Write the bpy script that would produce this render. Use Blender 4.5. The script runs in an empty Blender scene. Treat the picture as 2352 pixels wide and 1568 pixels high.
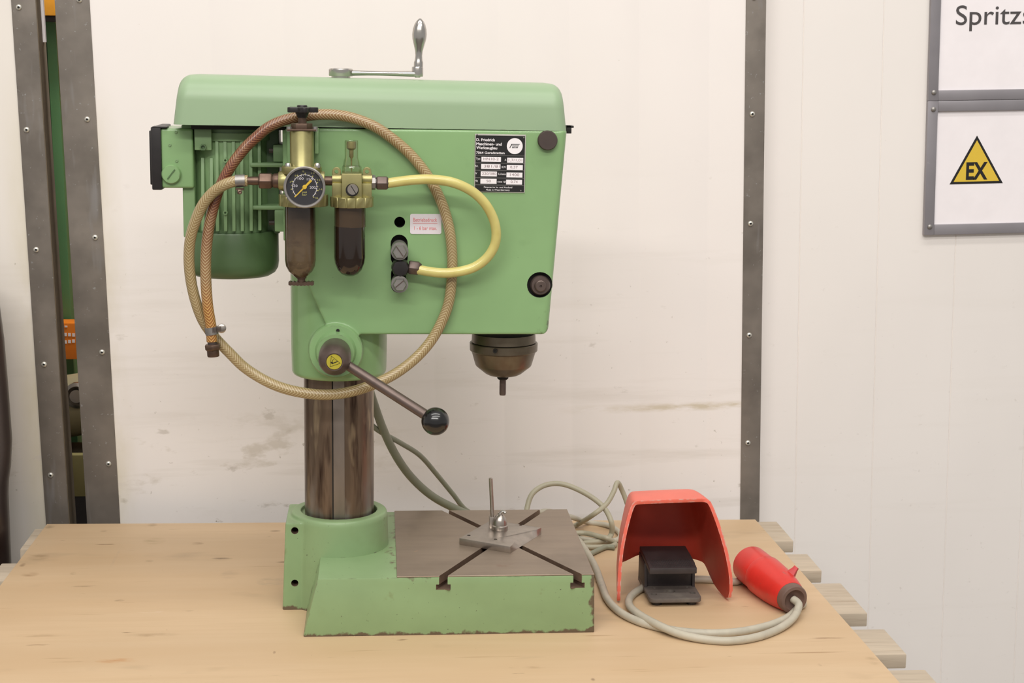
import bpy, bmesh, math, random
from math import sin, cos, tan, atan, pi, radians, sqrt
from mathutils import Vector, Matrix
random.seed(7)
C = bpy.context.scene.collection
SC = bpy.context.scene

# ------------------------------------------------------------------ camera
F = 3675.0; CX, CY = 1176.0, 784.0
PHI = atan(640 / F); PSI = atan(316 * cos(PHI) / F); ROLL = 0.0141; EYE = Vector((0, 0, 0.74))
FW = Vector((sin(PSI) * cos(PHI), cos(PSI) * cos(PHI), -sin(PHI)))
_r = Vector((cos(PSI), -sin(PSI), 0)); _u = _r.cross(FW)
RT = _r * cos(ROLL) + _u * sin(ROLL); UP = -_r * sin(ROLL) + _u * cos(ROLL)
cam_d = bpy.data.cameras.new('camera'); cam = bpy.data.objects.new('camera', cam_d); C.objects.link(cam)
cam_d.sensor_width = 36; cam_d.lens = F / 2352 * 36; cam_d.clip_start = .05
cam.matrix_world = Matrix(((RT.x, UP.x, -FW.x, EYE.x), (RT.y, UP.y, -FW.y, EYE.y), (RT.z, UP.z, -FW.z, EYE.z), (0, 0, 0, 1)))
SC.camera = cam
# ------------------------------------------------------------------ light
SC.view_settings.view_transform = 'Standard'; SC.view_settings.look = 'None'
SC.view_settings.gamma = 1; SC.view_settings.use_curve_mapping = False
SC.view_settings.exposure = -0.14
w = bpy.data.worlds.new('hall'); SC.world = w; w.use_nodes = True
w.node_tree.nodes['Background'].inputs[0].default_value = (1.0, .975, .945, 1)
w.node_tree.nodes['Background'].inputs[1].default_value = 0.50
def area(name, loc, target, sx, sy, power, col=(1, .965, .92)):
    d = bpy.data.lights.new(name, 'AREA'); d.shape = 'RECTANGLE'; d.size = sx; d.size_y = sy; d.energy = power; d.color = col
    o = bpy.data.objects.new(name, d); C.objects.link(o); o.location = loc
    o.rotation_euler = (Vector(target) - Vector(loc)).to_track_quat('-Z', 'Y').to_euler(); return o
area('hall_tube_row', (-.6, -2.5, 3.6), (.1, 2.4, .3), 5.5, .30, 166)
area('hall_tube_row_near', (.4, -.8, 4.0), (.2, 2.4, .3), 5.0, .30, 80)
area('hall_tube_row_above', (.1, 1.0, 4.1), (.1, 2.3, .1), 4.5, .30, 64)
area('gap_fill_light', (-.20, 2.80, 1.55), (-.50, 3.15, .3), .5, .12, 16)  # unseen fill light, added to brighten the racking behind the gap

# ------------------------------------------------------------------ helpers
def ray(x, y): return (FW * F + RT * (x - CX) - UP * (y - CY)).normalized()
def P(x, y, Y):
    d = ray(x, y); return EYE + d * ((Y - EYE.y) / d.y)
def G(x, y, z=0.0):
    d = ray(x, y); return EYE + d * ((z - EYE.z) / d.z)
def scl(x, y, Y): return (P(x + 10, y, Y) - P(x, y, Y)).length / 10
def lin(r, g, b):
    f = lambda c: (c / 255 / 12.92) if c / 255 <= .04045 else ((c / 255 + .055) / 1.055) ** 2.4
    return (f(r), f(g), f(b), 1)

class N:                                                            # small node-graph helper
    def __init__(s, m): s.t = m.node_tree; s.co = s.t.nodes.new('ShaderNodeTexCoord')
    def n(s, k, **kw):
        x = s.t.nodes.new(k)
        for a, v in kw.items():
            if a[0] == 'i' and a[1:].isdigit():
                if hasattr(v, 'is_output'): s.t.links.new(v, x.inputs[int(a[1:])])
                else: x.inputs[int(a[1:])].default_value = v
            else: setattr(x, a, v)
        return x
    def math(s, op, a, b=0.0, c=0.0): return s.n('ShaderNodeMath', operation=op, i0=a, i1=b, i2=c).outputs[0]
    def noise(s, scale, lo, hi, st=(1, 1, 1), detail=3, rough=.6, off=(0, 0, 0), src='Object'):
        mp = s.n('ShaderNodeMapping', i0=s.co.outputs[src]); mp.inputs['Scale'].default_value = st; mp.inputs['Location'].default_value = off
        nz = s.n('ShaderNodeTexNoise'); s.t.links.new(mp.outputs[0], nz.inputs['Vector'])
        nz.inputs['Scale'].default_value = scale; nz.inputs['Detail'].default_value = detail; nz.inputs['Roughness'].default_value = rough
        return s.rng(nz.outputs['Fac'], lo, hi)
    def rng(s, v, lo, hi, a=0.0, b=1.0): return s.n('ShaderNodeMapRange', i0=v, i1=lo, i2=hi, i3=a, i4=b).outputs[0]
    def xyz(s, src='Object'): return s.n('ShaderNodeSeparateXYZ', i0=s.co.outputs[src]).outputs
    def mix(s, fac, a, b):
        x = s.n('ShaderNodeMix', data_type='RGBA')
        for i, v in ((0, fac), (6, a), (7, b)):
            if hasattr(v, 'is_output'): s.t.links.new(v, x.inputs[i])
            else: x.inputs[i].default_value = v
        return x.outputs[2]

def mat(name, col, rough=.5, metal=0.0, var=.08, vs=25, bump=0.0, bs=300, coat=0.0, layers=None, spec=.5, trans=0.0, st=(1, 1, 1)):
    m = bpy.data.materials.new(name); m.use_nodes = True; g = N(m); b = m.node_tree.nodes['Principled BSDF']
    base = lin(*col) if max(col) > 1.01 else (*col, 1)
    c = g.mix(g.noise(vs, .3, .7, st), tuple(v * (1 - var) for v in base[:3]) + (1,), tuple(min(1, v * (1 + var)) for v in base[:3]) + (1,))
    if layers:
        for fn, lc in layers: c = g.mix(fn(g), c, lin(*lc))
    m.node_tree.links.new(c, b.inputs['Base Color'])
    b.inputs['Roughness'].default_value = rough; b.inputs['Metallic'].default_value = metal
    b.inputs['Specular IOR Level'].default_value = spec; b.inputs['Coat Weight'].default_value = coat
    b.inputs['Transmission Weight'].default_value = trans
    if bump:
        bp = g.n('ShaderNodeBump'); bp.inputs['Strength'].default_value = bump; bp.inputs['Distance'].default_value = .001
        m.node_tree.links.new(g.noise(bs, 0, 1, st), bp.inputs['Height']); m.node_tree.links.new(bp.outputs[0], b.inputs['Normal'])
    return m
def glass(name, tint, refl=.12):
    m = bpy.data.materials.new(name); m.use_nodes = True; t = m.node_tree; t.nodes.clear()
    o = t.nodes.new('ShaderNodeOutputMaterial'); mx = t.nodes.new('ShaderNodeMixShader'); tr = t.nodes.new('ShaderNodeBsdfTransparent'); gl = t.nodes.new('ShaderNodeBsdfGlossy')
    fr = t.nodes.new('ShaderNodeLayerWeight'); fr.inputs[0].default_value = .3; mr = t.nodes.new('ShaderNodeMapRange'); mr.inputs[3].default_value = .03; mr.inputs[4].default_value = refl; t.links.new(fr.outputs['Facing'], mr.inputs[0])
    tr.inputs[0].default_value = (*tint, 1); gl.inputs['Roughness'].default_value = .06
    t.links.new(mr.outputs[0], mx.inputs[0]); t.links.new(tr.outputs[0], mx.inputs[1]); t.links.new(gl.outputs[0], mx.inputs[2]); t.links.new(mx.outputs[0], o.inputs[0]); return m

def box(bm, c, s, rot=None):
    M = Matrix.Translation(c) @ (rot.to_4x4() if rot else Matrix()) @ Matrix.Diagonal((*s, 1))
    return bmesh.ops.create_cube(bm, size=1, matrix=M)['verts']
def box2(bm, a, b): return box(bm, [(p + q) / 2 for p, q in zip(a, b)], [abs(q - p) for p, q in zip(a, b)])
def prism(bm, pts, y0, y1):                                          # polygon in X-Z, extruded in Y
    a = [bm.verts.new((x, y0, z)) for x, z in pts]; b = [bm.verts.new((x, y1, z)) for x, z in pts]; n = len(pts)
    bm.faces.new(a); bm.faces.new(b[::-1])
    for i in range(n): bm.faces.new((a[i], b[i], b[(i + 1) % n], a[(i + 1) % n]))
def zprism(bm, pts, z0, z1):
    a = [bm.verts.new((x, y, z0)) for x, y in pts]; b = [bm.verts.new((x, y, z1)) for x, y in pts]; n = len(pts)
    bm.faces.new(a[::-1]); bm.faces.new(b)
    for i in range(n): bm.faces.new((a[i], a[(i + 1) % n], b[(i + 1) % n], b[i]))
def lathe(bm, prof, M, seg=40):                                      # prof: (radius, height) along local Z
    rings = []
    for r, h in prof:
        if r < 1e-6: rings.append([bm.verts.new(M @ Vector((0, 0, h)))])
        else: rings.append([bm.verts.new(M @ Vector((r * cos(2 * pi * i / seg), r * sin(2 * pi * i / seg), h))) for i in range(seg)])
    for a, b in zip(rings, rings[1:]):
        for i in range(seg):
            j = (i + 1) % seg
            q = [a[i % len(a)], a[j % len(a)], b[j % len(b)], b[i % len(b)]]
            u = []
            for v in q:
                if v not in u: u.append(v)
            if len(u) > 2:
                try: bm.faces.new(u)
                except ValueError: pass
    for r in (rings[0], rings[-1]):
        if len(r) > 2: bm.faces.new(r)
def axis_m(o, d):
    return Matrix.Translation(o) @ Vector(d).to_track_quat('Z', 'Y').to_matrix().to_4x4()
def vlathe(bm, xp, Y, prof, seg=40):                                 # vertical lathe: (radius px, height px)
    o = P(xp, prof[0][1], Y)
    pr = [(r * scl(xp, y, Y), P(xp, y, Y).z) for r, y in prof]
    lathe(bm, pr, Matrix.Translation((o.x, Y, 0)), seg)
def ylathe(bm, xp, yp, Y, prof, seg=32):                             # towards the viewer: (radius px, metres in front of Y)
    o = P(xp, yp, Y); s = scl(xp, yp, Y)
    lathe(bm, [(r * s, h) for r, h in prof], axis_m(o, (0, -1, 0)), seg)
def xlathe(bm, yp, Y, prof, seg=28):                                 # along X: (x px, radius px)
    o = P(prof[0][0], yp, Y); s = scl(prof[0][0], yp, Y)
    lathe(bm, [(r * s, P(x, yp, Y).x - o.x) for x, r in prof], axis_m(o, (1, 0, 0)), seg)
def seg_lathe(bm, a, b, r0, r1, seg=20, cap=0):
    d = Vector(b) - Vector(a); lathe(bm, [(r0, 0), (r1, d.length)], axis_m(a, d), seg)
def smooth_path(pts, n=8):
    pts = [Vector(p) for p in pts]; out = []
    for i in range(len(pts) - 1):
        p0 = pts[max(i - 1, 0)]; p1 = pts[i]; p2 = pts[i + 1]; p3 = pts[min(i + 2, len(pts) - 1)]
        for k in range(n):
            t = k / n
            out.append(.5 * ((2 * p1) + (p2 - p0) * t + (2 * p0 - 5 * p1 + 4 * p2 - p3) * t * t + (3 * p1 - p0 - 3 * p2 + p3) * t ** 3))
    out.append(pts[-1]); return out
def tube(bm, path, r, seg=16, ref=None):
    uv = bm.loops.layers.uv.verify(); rings = []; L = 0.0; ls = []; nrm = None
    for i, p in enumerate(path):
        t = (path[min(i + 1, len(path) - 1)] - path[max(i - 1, 0)]).normalized()
        if i: L += (p - path[i - 1]).length
        ls.append(L)
        if ref is not None: nrm = (Vector(ref) - t * t.dot(Vector(ref))).normalized()
        elif nrm is None: nrm = t.orthogonal().normalized()
        else: nrm = (nrm - t * t.dot(nrm)).normalized()
        bn = t.cross(nrm); rr = r(i / (len(path) - 1)) if callable(r) else r
        rings.append([bm.verts.new(p + (nrm * cos(2 * pi * k / seg) + bn * sin(2 * pi * k / seg)) * rr) for k in range(seg)])
    for i in range(len(rings) - 1):
        for k in range(seg):
            j = (k + 1) % seg; f = bm.faces.new((rings[i][k], rings[i][j], rings[i + 1][j], rings[i + 1][k]))
            for lp, (uu, vv) in zip(f.loops, ((k / seg, ls[i]), ((k + 1) / seg, ls[i]), ((k + 1) / seg, ls[i + 1]), (k / seg, ls[i + 1]))): lp[uv].uv = (uu, vv)
    bm.faces.new(rings[0][::-1]); bm.faces.new(rings[-1])
def bev(bm, off, segs=2, ang=40):
    bm.normal_update()
    es = [e for e in bm.edges if len(e.link_faces) == 2 and e.calc_face_angle(0) > radians(ang)]
    bmesh.ops.bevel(bm, geom=es, offset=off, segments=segs, profile=.6, affect='EDGES', clamp_overlap=True)
def finish(me, ang=38):
    me.shade_smooth(); me.set_sharp_from_angle(angle=radians(ang))
ORIG = {}
def obj(name, bm, m, parent=None, bevel=0, segs=2, ang=38, label=None, kind=None, recalc=True):
    if recalc: bmesh.ops.recalc_face_normals(bm, faces=bm.faces[:])
    if bevel: bev(bm, bevel, segs)
    me = bpy.data.meshes.new(name); bm.to_mesh(me); bm.free(); return meshobj(name, me, m, parent, ang, label, kind)
def meshobj(name, me, m, parent=None, ang=38, label=None, kind=None):
    finish(me, ang)
    for x in (m if isinstance(m, (list, tuple)) else [m]):
        if x.name not in me.materials: me.materials.append(x)
    o = bpy.data.objects.new(name, me); C.objects.link(o)
    if parent:
        o.parent = parent
        o.matrix_parent_inverse = Matrix.Translation(-Vector(ORIG.get(parent.name, (0, 0, 0)))) if parent.name in ORIG else Matrix()
    if label: o['label'] = label
    if kind: o['kind'] = kind
    return o
def inst(src, loc, parent):                                          # a linked copy of a small repeated piece
    o = src.copy(); C.objects.link(o); o.location = loc; o.parent = parent; o.matrix_parent_inverse = src.matrix_parent_inverse; return o
def tag(o, label, cat, group=None):
    o['label'] = label; o['category'] = cat
    if group: o['group'] = group
    return o
def thing(name, loc, label, cat, group=None):
    o = bpy.data.objects.new(name, None); C.objects.link(o); o.location = loc; o.empty_display_size = .05
    ORIG[o.name] = tuple(loc); return tag(o, label, cat, group)
def new(): return bmesh.new()
def evaluated(bm, mods, mats=None):
    bmesh.ops.recalc_face_normals(bm, faces=bm.faces[:])
    me = bpy.data.meshes.new('tmp'); bm.to_mesh(me); bm.free(); o = bpy.data.objects.new('tmp', me); C.objects.link(o); junk = [o]
    for x in mats or (): me.materials.append(x)
    for k, kw in mods:
        md = o.modifiers.new(k, k)
        for a, v in kw.items():
            if isinstance(v, bmesh.types.BMesh):
                bmesh.ops.recalc_face_normals(v, faces=v.faces[:]); mm = bpy.data.meshes.new('cut'); v.to_mesh(mm); v.free()
                if mats:
                    for x in mats: mm.materials.append(x)
                    for p in mm.polygons: p.material_index = 1
                v = bpy.data.objects.new('cut', mm); C.objects.link(v); junk.append(v)
            setattr(md, a, v)
    dg = bpy.context.evaluated_depsgraph_get(); res = bpy.data.meshes.new_from_object(o.evaluated_get(dg))
    for j in junk:
        jm = j.data; bpy.data.objects.remove(j); bpy.data.meshes.remove(jm)
    return res
def cut(b): return ('BOOLEAN', dict(operation='DIFFERENCE', solver='EXACT', object=b))
def text(name, s, o, ex, ez, x0, x1, z0, cap, m, parent, thick=.0002, ang=60, keep=False, bold=0.0):
    """Flat lettering: plane origin o, unit axes ex (reading direction), ez (up); fitted to x0..x1, base line z0, cap height."""
    cu = bpy.data.curves.new('txt', 'FONT'); cu.body = s; cu.extrude = .02; cu.resolution_u = 5; cu.offset = bold; t = bpy.data.objects.new('txt', cu); C.objects.link(t)
    me = bpy.data.meshes.new_from_object(t.evaluated_get(bpy.context.evaluated_depsgraph_get())); bpy.data.objects.remove(t); bpy.data.curves.remove(cu)
    xs = [v.co.x for v in me.vertices]; a, b = min(xs), max(xs); n = Vector(ex).cross(Vector(ez))
    k = cap / .70
    kx = (x1 - x0) / (b - a) if not keep else k
    for v in me.vertices: v.co = Vector(o) + Vector(ex) * (x0 + (v.co.x - a) * kx) + Vector(ez) * (z0 + v.co.y * k) + n * (v.co.z / .02 * thick)
    return meshobj(name, me, m, parent, ang)

# ------------------------------------------------------------------ materials
def edge(g, amt=.0025, lo=.02, hi=.15):                              # worn edges: where the rounded normal leaves the face normal
    bv = g.n('ShaderNodeBevel', samples=4); bv.inputs['Radius'].default_value = amt
    ge = g.n('ShaderNodeNewGeometry'); d = g.n('ShaderNodeVectorMath', operation='DOT_PRODUCT', i0=bv.outputs[0], i1=ge.outputs['Normal']).outputs['Value']
    return g.rng(g.math('SUBTRACT', 1.0, d), lo, hi)
chips = lambda sc, lo, hi, off=(0, 0, 0): (lambda g: g.noise(sc, lo, hi, detail=4, off=off))
worn = lambda g: g.math('MULTIPLY', edge(g), g.noise(60, .52, .66))
m_green = mat('green_enamel', (136, 172, 118), .36, var=.05, vs=9, bump=.05, bs=120, coat=.25, layers=[
    (chips(14, .62, .9), (118, 150, 100)), (chips(210, .735, .76), (96, 98, 78)), (lambda g: g.math('MULTIPLY', g.math('MULTIPLY', g.rng(g.xyz()[0], .208, .226), g.rng(g.xyz()[2], .43, .388)), g.noise(110, .50, .60)), (84, 78, 62)), (worn, (92, 88, 74))])
m_cover = mat('green_cover_enamel', (150, 174, 139), .40, var=.03, vs=6, bump=.04, bs=40, coat=.0, layers=[
    (chips(150, .76, .78), (120, 130, 110)), (worn, (120, 130, 105))])
def base_wear(g):
    x = g.xyz(); nz = g.noise(70, .25, .75, detail=5)
    right = g.math('MULTIPLY', g.rng(x[0], .271, .2845), 1.0); bot = g.rng(x[2], .010, .0); tl = g.math('MULTIPLY', g.rng(x[2], .066, .079), g.rng(g.math('ABSOLUTE', g.math('SUBTRACT', x[0], .045)), .05, .0))
    k = g.math('ADD', right, g.math('ADD', bot, tl)); return g.rng(g.math('ADD', k, nz), 1.05, 1.3)
m_base = mat('green_base_enamel', (134, 160, 115), .42, var=.06, vs=12, bump=.06, bs=160, coat=.1, layers=[
    (chips(11, .55, .85), (124, 146, 100)), (chips(30, .66, .8, (3, 1, 2)), (118, 128, 84)), (chips(260, .70, .73), (80, 84, 62)), (base_wear, (98, 84, 66)), (worn, (88, 82, 66))])
m_motor = mat('dark_green_motor_paint', (126, 156, 110), .45, var=.08, vs=18, bump=.05, bs=150, layers=[(chips(160, .73, .75), (60, 66, 50))])
m_cowl = mat('fan_cowl_paint', (84, 110, 72), .4, var=.06, vs=14)
m_table = mat('milled_steel_table', (152, 136, 120), .38, .55, var=.08, vs=9, bump=.05, bs=500, st=(1, 6, 1), layers=[
    (chips(7, .5, .85), (122, 108, 94)), (chips(40, .71, .75, (5, 2, 0)), (176, 146, 120)), (chips(18, .66, .9, (1, 7, 3)), (130, 96, 76))])
m_slot = mat('slot_steel', (124, 102, 86), .5, .4, var=.2, vs=60)
m_col = mat('stained_column_steel', (122, 104, 88), .32, .7, var=.22, vs=30, st=(2.5, 2.5, .25), layers=[
    (lambda g: g.noise(26, .5, .72, (3, 3, .35), off=(2, 0, 1)), (60, 44, 36)), (lambda g: g.noise(18, .58, .75, (2, 2, .5), off=(7, 3, 1)), (184, 164, 134)), (lambda g: g.math('MULTIPLY', g.noise(14, .45, .62, (2, 2, .6), off=(4, 8, 2)), g.rng(g.xyz()[2], .2, .12)), (158, 152, 146))])
m_key = mat('steel_key', (138, 128, 120), .4, .8, var=.15, vs=40, st=(1, 1, .3))
m_bronze = mat('oily_steel', (114, 104, 88), .34, .7, var=.2, vs=20, layers=[(chips(16, .5, .75), (88, 68, 56))])
m_hub = mat('phosphated_steel', (104, 90, 84), .42, .6, var=.14, vs=40, bump=.08)
m_chrome = mat('polished_steel', (196, 192, 186), .22, 1, var=.08, vs=30)
m_steel = mat('bright_steel', (176, 168, 160), .3, .95, var=.12, vs=60, bump=.03)
m_zinc = mat('zinc_fitting', (150, 146, 142), .42, .7, var=.12, vs=90)
m_galv = mat('grey_steel_strip', (124, 116, 108), .5, .3, var=.2, vs=12, bump=.12, bs=90, layers=[
    (chips(9, .5, .8), (98, 91, 84)), (chips(140, .66, .72), (150, 148, 146)), (lambda g: g.noise(30, .62, .75, (1, 1, .15)), (136, 132, 130))])
m_brass = mat('chromated_zinc_casting', (164, 157, 108), .34, .65, var=.1, vs=50, layers=[(chips(25, .62, .85), (140, 130, 84))])
m_brown = mat('browned_fitting', (104, 84, 72), .4, .7, var=.18, vs=80)
m_black = mat('black_plastic', (34, 30, 30), .4, var=.2, vs=60)
m_blackgloss = mat('black_bakelite', (14, 13, 14), .24, var=.1, coat=.6)
m_hole = mat('dark_bore', (26, 24, 20), .8)
m_dark = mat('dark_brown_plastic', (70, 58, 54), .5, var=.1)
m_white = mat('white_print', (242, 236, 238), .5, var=.02)
m_ink = mat('black_print', (22, 20, 20), .5)
m_alu = mat('aluminium_rim', (214, 210, 200), .35, .6, var=.05)
m_label = mat('pale_sticker', (226, 218, 222), .45, var=.03)
m_pink = mat('faded_red_print', (226, 130, 128), .5)
m_yellow = mat('yellow_print', (222, 188, 62), .45, var=.03)
m_needle = mat('yellow_needle', (240, 200, 50), .4)
m_ytick = mat('yellow_green_print', (206, 200, 110), .5)
m_dial = mat('black_dial', (38, 36, 40), .5, var=.05)
m_stick = mat('yellow_sticker', (178, 166, 52), .4, var=.08, vs=80)
m_tubey = mat('yellow_polyurethane', (208, 196, 120), .25, var=.08, vs=30, coat=.4, layers=[(lambda g: g.noise(20, .5, .8), (198, 178, 92))])
m_red = mat('red_plastic', (206, 48, 40), .34, var=.1, vs=30, layers=[(chips(30, .58, .8), (188, 40, 40)), (lambda g: g.noise(60, .66, .72, (1, 1, 3)), (160, 90, 80))])
m_guard = mat('worn_red_guard_paint', (230, 110, 92), .42, var=.06, vs=14, bump=.05, layers=[
    (chips(120, .71, .74), (170, 90, 80)), (lambda g: g.math('MULTIPLY', edge(g, .003, .01, .08), g.noise(110, .46, .6)), (206, 186, 176))])
m_guard_in = mat('red_guard_inner_shade', (168, 54, 38), .5, var=.08, vs=20)  # inside red set darker than outside, imitating shade under the hood
m_cable = mat('grey_cable_sheath', (168, 162, 140), .45, var=.06, vs=20, layers=[(chips(24, .6, .85), (146, 140, 118))])
m_cable2 = mat('light_cable_sheath', (182, 175, 158), .5, var=.08, vs=40, layers=[(chips(50, .6, .8), (160, 152, 140))])
m_cable3 = mat('green_grey_cable_sheath', (136, 137, 118), .45, var=.06, vs=20)
m_rubber = mat('grey_brown_rubber', (108, 84, 74), .55, var=.12, vs=50)
m_pedal = mat('black_cast_pedal', (54, 47, 47), .5, var=.18, vs=50, bump=.1)
m_pedal_base = mat('dusty_black_base', (98, 90, 84), .55, var=.15, vs=40, layers=[(chips(30, .5, .8), (118, 110, 100))])
m_container = mat('dark_container', (44, 30, 28), .3, var=.2, vs=6, layers=[(lambda g: g.noise(5, .5, .7, (1, 1, .4)), (66, 48, 42))])
m_deckw = mat('pallet_timber', (188, 173, 153), .75, var=.10, vs=30, bump=.2, bs=80, st=(.25, 3, 3), layers=[
    (lambda g: g.noise(24, .55, .7, (.3, 4, 4)), (168, 151, 130)), (chips(40, .72, .76), (120, 98, 80))])
m_endgrain = m_deckw
m_wallmat = None
STAINS = [(114, 1209, 12, 4, (112, 92, 62)), (89, 1279, 24, 7, (150, 122, 88)), (69, 1319, 20, 5, (164, 132, 98)), (52, 1297, 7, 4, (96, 66, 44)), (238, 1219, 9, 2.5, (140, 112, 80)),
    (355, 1242, 26, 8, (172, 146, 106)), (449, 1248, 18, 3.5, (146, 114, 82)), (510, 1282, 24, 2.5, (110, 86, 62)), (205, 1346, 40, 2, (128, 100, 72)), (343, 1288, 10, 2.5, (136, 108, 78)),
    (274, 1379, 12, 2.5, (118, 90, 66)), (169, 1316, 8, 3.5, (138, 110, 80)), (269, 1517, 48, 6, (184, 130, 80)), (190, 1519, 70, 2.5, (172, 140, 104)), (348, 1458, 60, 5, (170, 142, 108)),
    (95, 1459, 65, 4, (180, 152, 118)), (630, 1498, 3.5, 3.5, (100, 62, 48)), (625, 1335, 34, 10, (160, 138, 110)), (529, 1319, 22, 9, (174, 148, 118)), (632, 1219, 12, 2.5, (116, 90, 66)),
    (350, 1205, 12, 4, (150, 122, 90)), (2004, 1517, 16, 9, (162, 136, 102)), (1900, 1465, 42, 2, (150, 118, 86)), (1883, 1527, 5, 3.5, (104, 76, 56)), (348, 1405, 30, 2.5, (232, 218, 202)), (264, 1283, 4, 30, (186, 160, 130)),
    (1362, 1560, 5, 4, (110, 80, 60)), (1230, 1532, 30, 3, (172, 142, 108))]
def stain_mask(px, py, rx, ry):
    def fn(g):
        c = G(px, py); ax_ = abs(G(px + rx, py).x - c.x); ay_ = abs(G(px, py + ry).y - c.y); x = g.xyz()
        dx = g.math('DIVIDE', g.math('SUBTRACT', x[0], c.x), ax_); dy = g.math('DIVIDE', g.math('SUBTRACT', x[1], c.y), ay_)
        r2 = g.math('ADD', g.math('MULTIPLY', dx, dx), g.math('MULTIPLY', dy, dy))
        return g.math('MULTIPLY', g.rng(r2, 1.3, .0), g.math('MULTIPLY', .85, g.noise(60, .38, .66, (.5, 1.2, 1), detail=5, off=(px * .01, 0, 0))))
    return fn
def mk_ply():
    m = mat('plywood', (204, 176, 141), .55, var=.04, vs=5, st=(.4, 2, 1), bump=.05, bs=60, layers=[
        (lambda g: g.noise(6, .42, .75, (.3, 1.6, 1)), (196, 165, 127)),
        (lambda g: g.noise(45, .45, .75, (.10, 1.6, 1), detail=5, off=(2, 2, 0)), (199, 170, 134)),
        (lambda g: g.noise(26, .66, .78, (.16, 2.0, 1), off=(3, 1, 0)), (168, 136, 100)),
        (lambda g: g.noise(9, .62, .78, (.5, 1.2, 1), off=(9, 4, 0)), (176, 150, 118)),
        (lambda g: g.noise(34, .70, .77, (.30, 1.5, 1), off=(1, 8, 0)), (128, 98, 70)),
        (lambda g: g.noise(60, .72, .77, (.25, 1.3, 1), off=(5, 3, 0)), (120, 90, 64)),
        (lambda g: g.noise(150, .75, .78), (112, 80, 56))] + [(stain_mask(*q[:4]), q[4]) for q in STAINS])
    return m
m_ply = mk_ply()
def mk_wall(name, col, scuff):
    def low(g): return g.rng(g.xyz()[2], .62, .0)
    L = [(lambda g: g.noise(3, .5, .85, (1, 1, .3)), tuple(c - 7 for c in col)),
         (lambda g: g.math('MULTIPLY', g.noise(95, .69, .76, off=(4, 0, 2)), g.math('MULTIPLY', low(g), scuff)), (170, 159, 148)),
         (lambda g: g.math('MULTIPLY', g.noise(26, .655, .72, (.6, 1, 1.3), detail=6, off=(1, 0, 5)), g.math('MULTIPLY', low(g), scuff * .8)), (196, 187, 177)),
         (lambda g: g.math('MULTIPLY', g.noise(9, .55, .8, (.25, 1, 3), detail=5, off=(11, 0, 2)), g.math('MULTIPLY', low(g), scuff * .5)), (196, 186, 172)),
         (lambda g: g.noise(60, .76, .80, off=(6, 0, 6)), (200, 192, 182))]
    if scuff > .9:
        ex_ = -.428 if 'panel' in name else -.552
        L.append((lambda g: g.math('MULTIPLY', g.math('MULTIPLY', g.rng(g.math('ABSOLUTE', g.math('SUBTRACT', g.xyz()[0], ex_)), .035, .0), g.noise(9, .35, .7, (1, 1, .4), detail=5, off=(5, 0, 3))), g.rng(g.xyz()[2], .75, .45)), (212, 202, 176)))
        def streak(g):
            x = g.xyz(); v = g.math('ABSOLUTE', g.math('SUBTRACT', x[2], .155)); band = g.rng(v, .009, .002)
            return g.math('MULTIPLY', g.math('MULTIPLY', band, g.rng(x[0], .30, .50)), g.noise(40, .38, .6, (.5, 1, 2), detail=5))
        L.append((streak, (212, 200, 180)))
        def stain(g):
            x = g.xyz(); v = g.math('ABSOLUTE', g.math('SUBTRACT', x[2], .09)); band = g.rng(v, .1, .01)
            return g.math('MULTIPLY', g.math('MULTIPLY', band, g.rng(x[0], .1, -.1)), g.noise(22, .57, .66, (.5, 1, 1.1), detail=7, off=(2, 0, 9)))
        L.append((stain, (216, 207, 197)))
    return mat(name, col, .42, var=.012, vs=4, bump=.03, bs=30, layers=L)
m_wall = mk_wall('white_panel_sheet', (241, 234, 230), 1.0)
m_wallr = mk_wall('white_side_sheet', (237, 231, 226), .22)
m_walll = mk_wall('white_left_sheet', (234, 227, 219), .95)
m_foam = mat('panel_edge', (104, 92, 76), .7, .1, var=.15)
m_floor = mat('concrete_floor', (120, 114, 108), .8, var=.1, vs=3)

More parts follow.
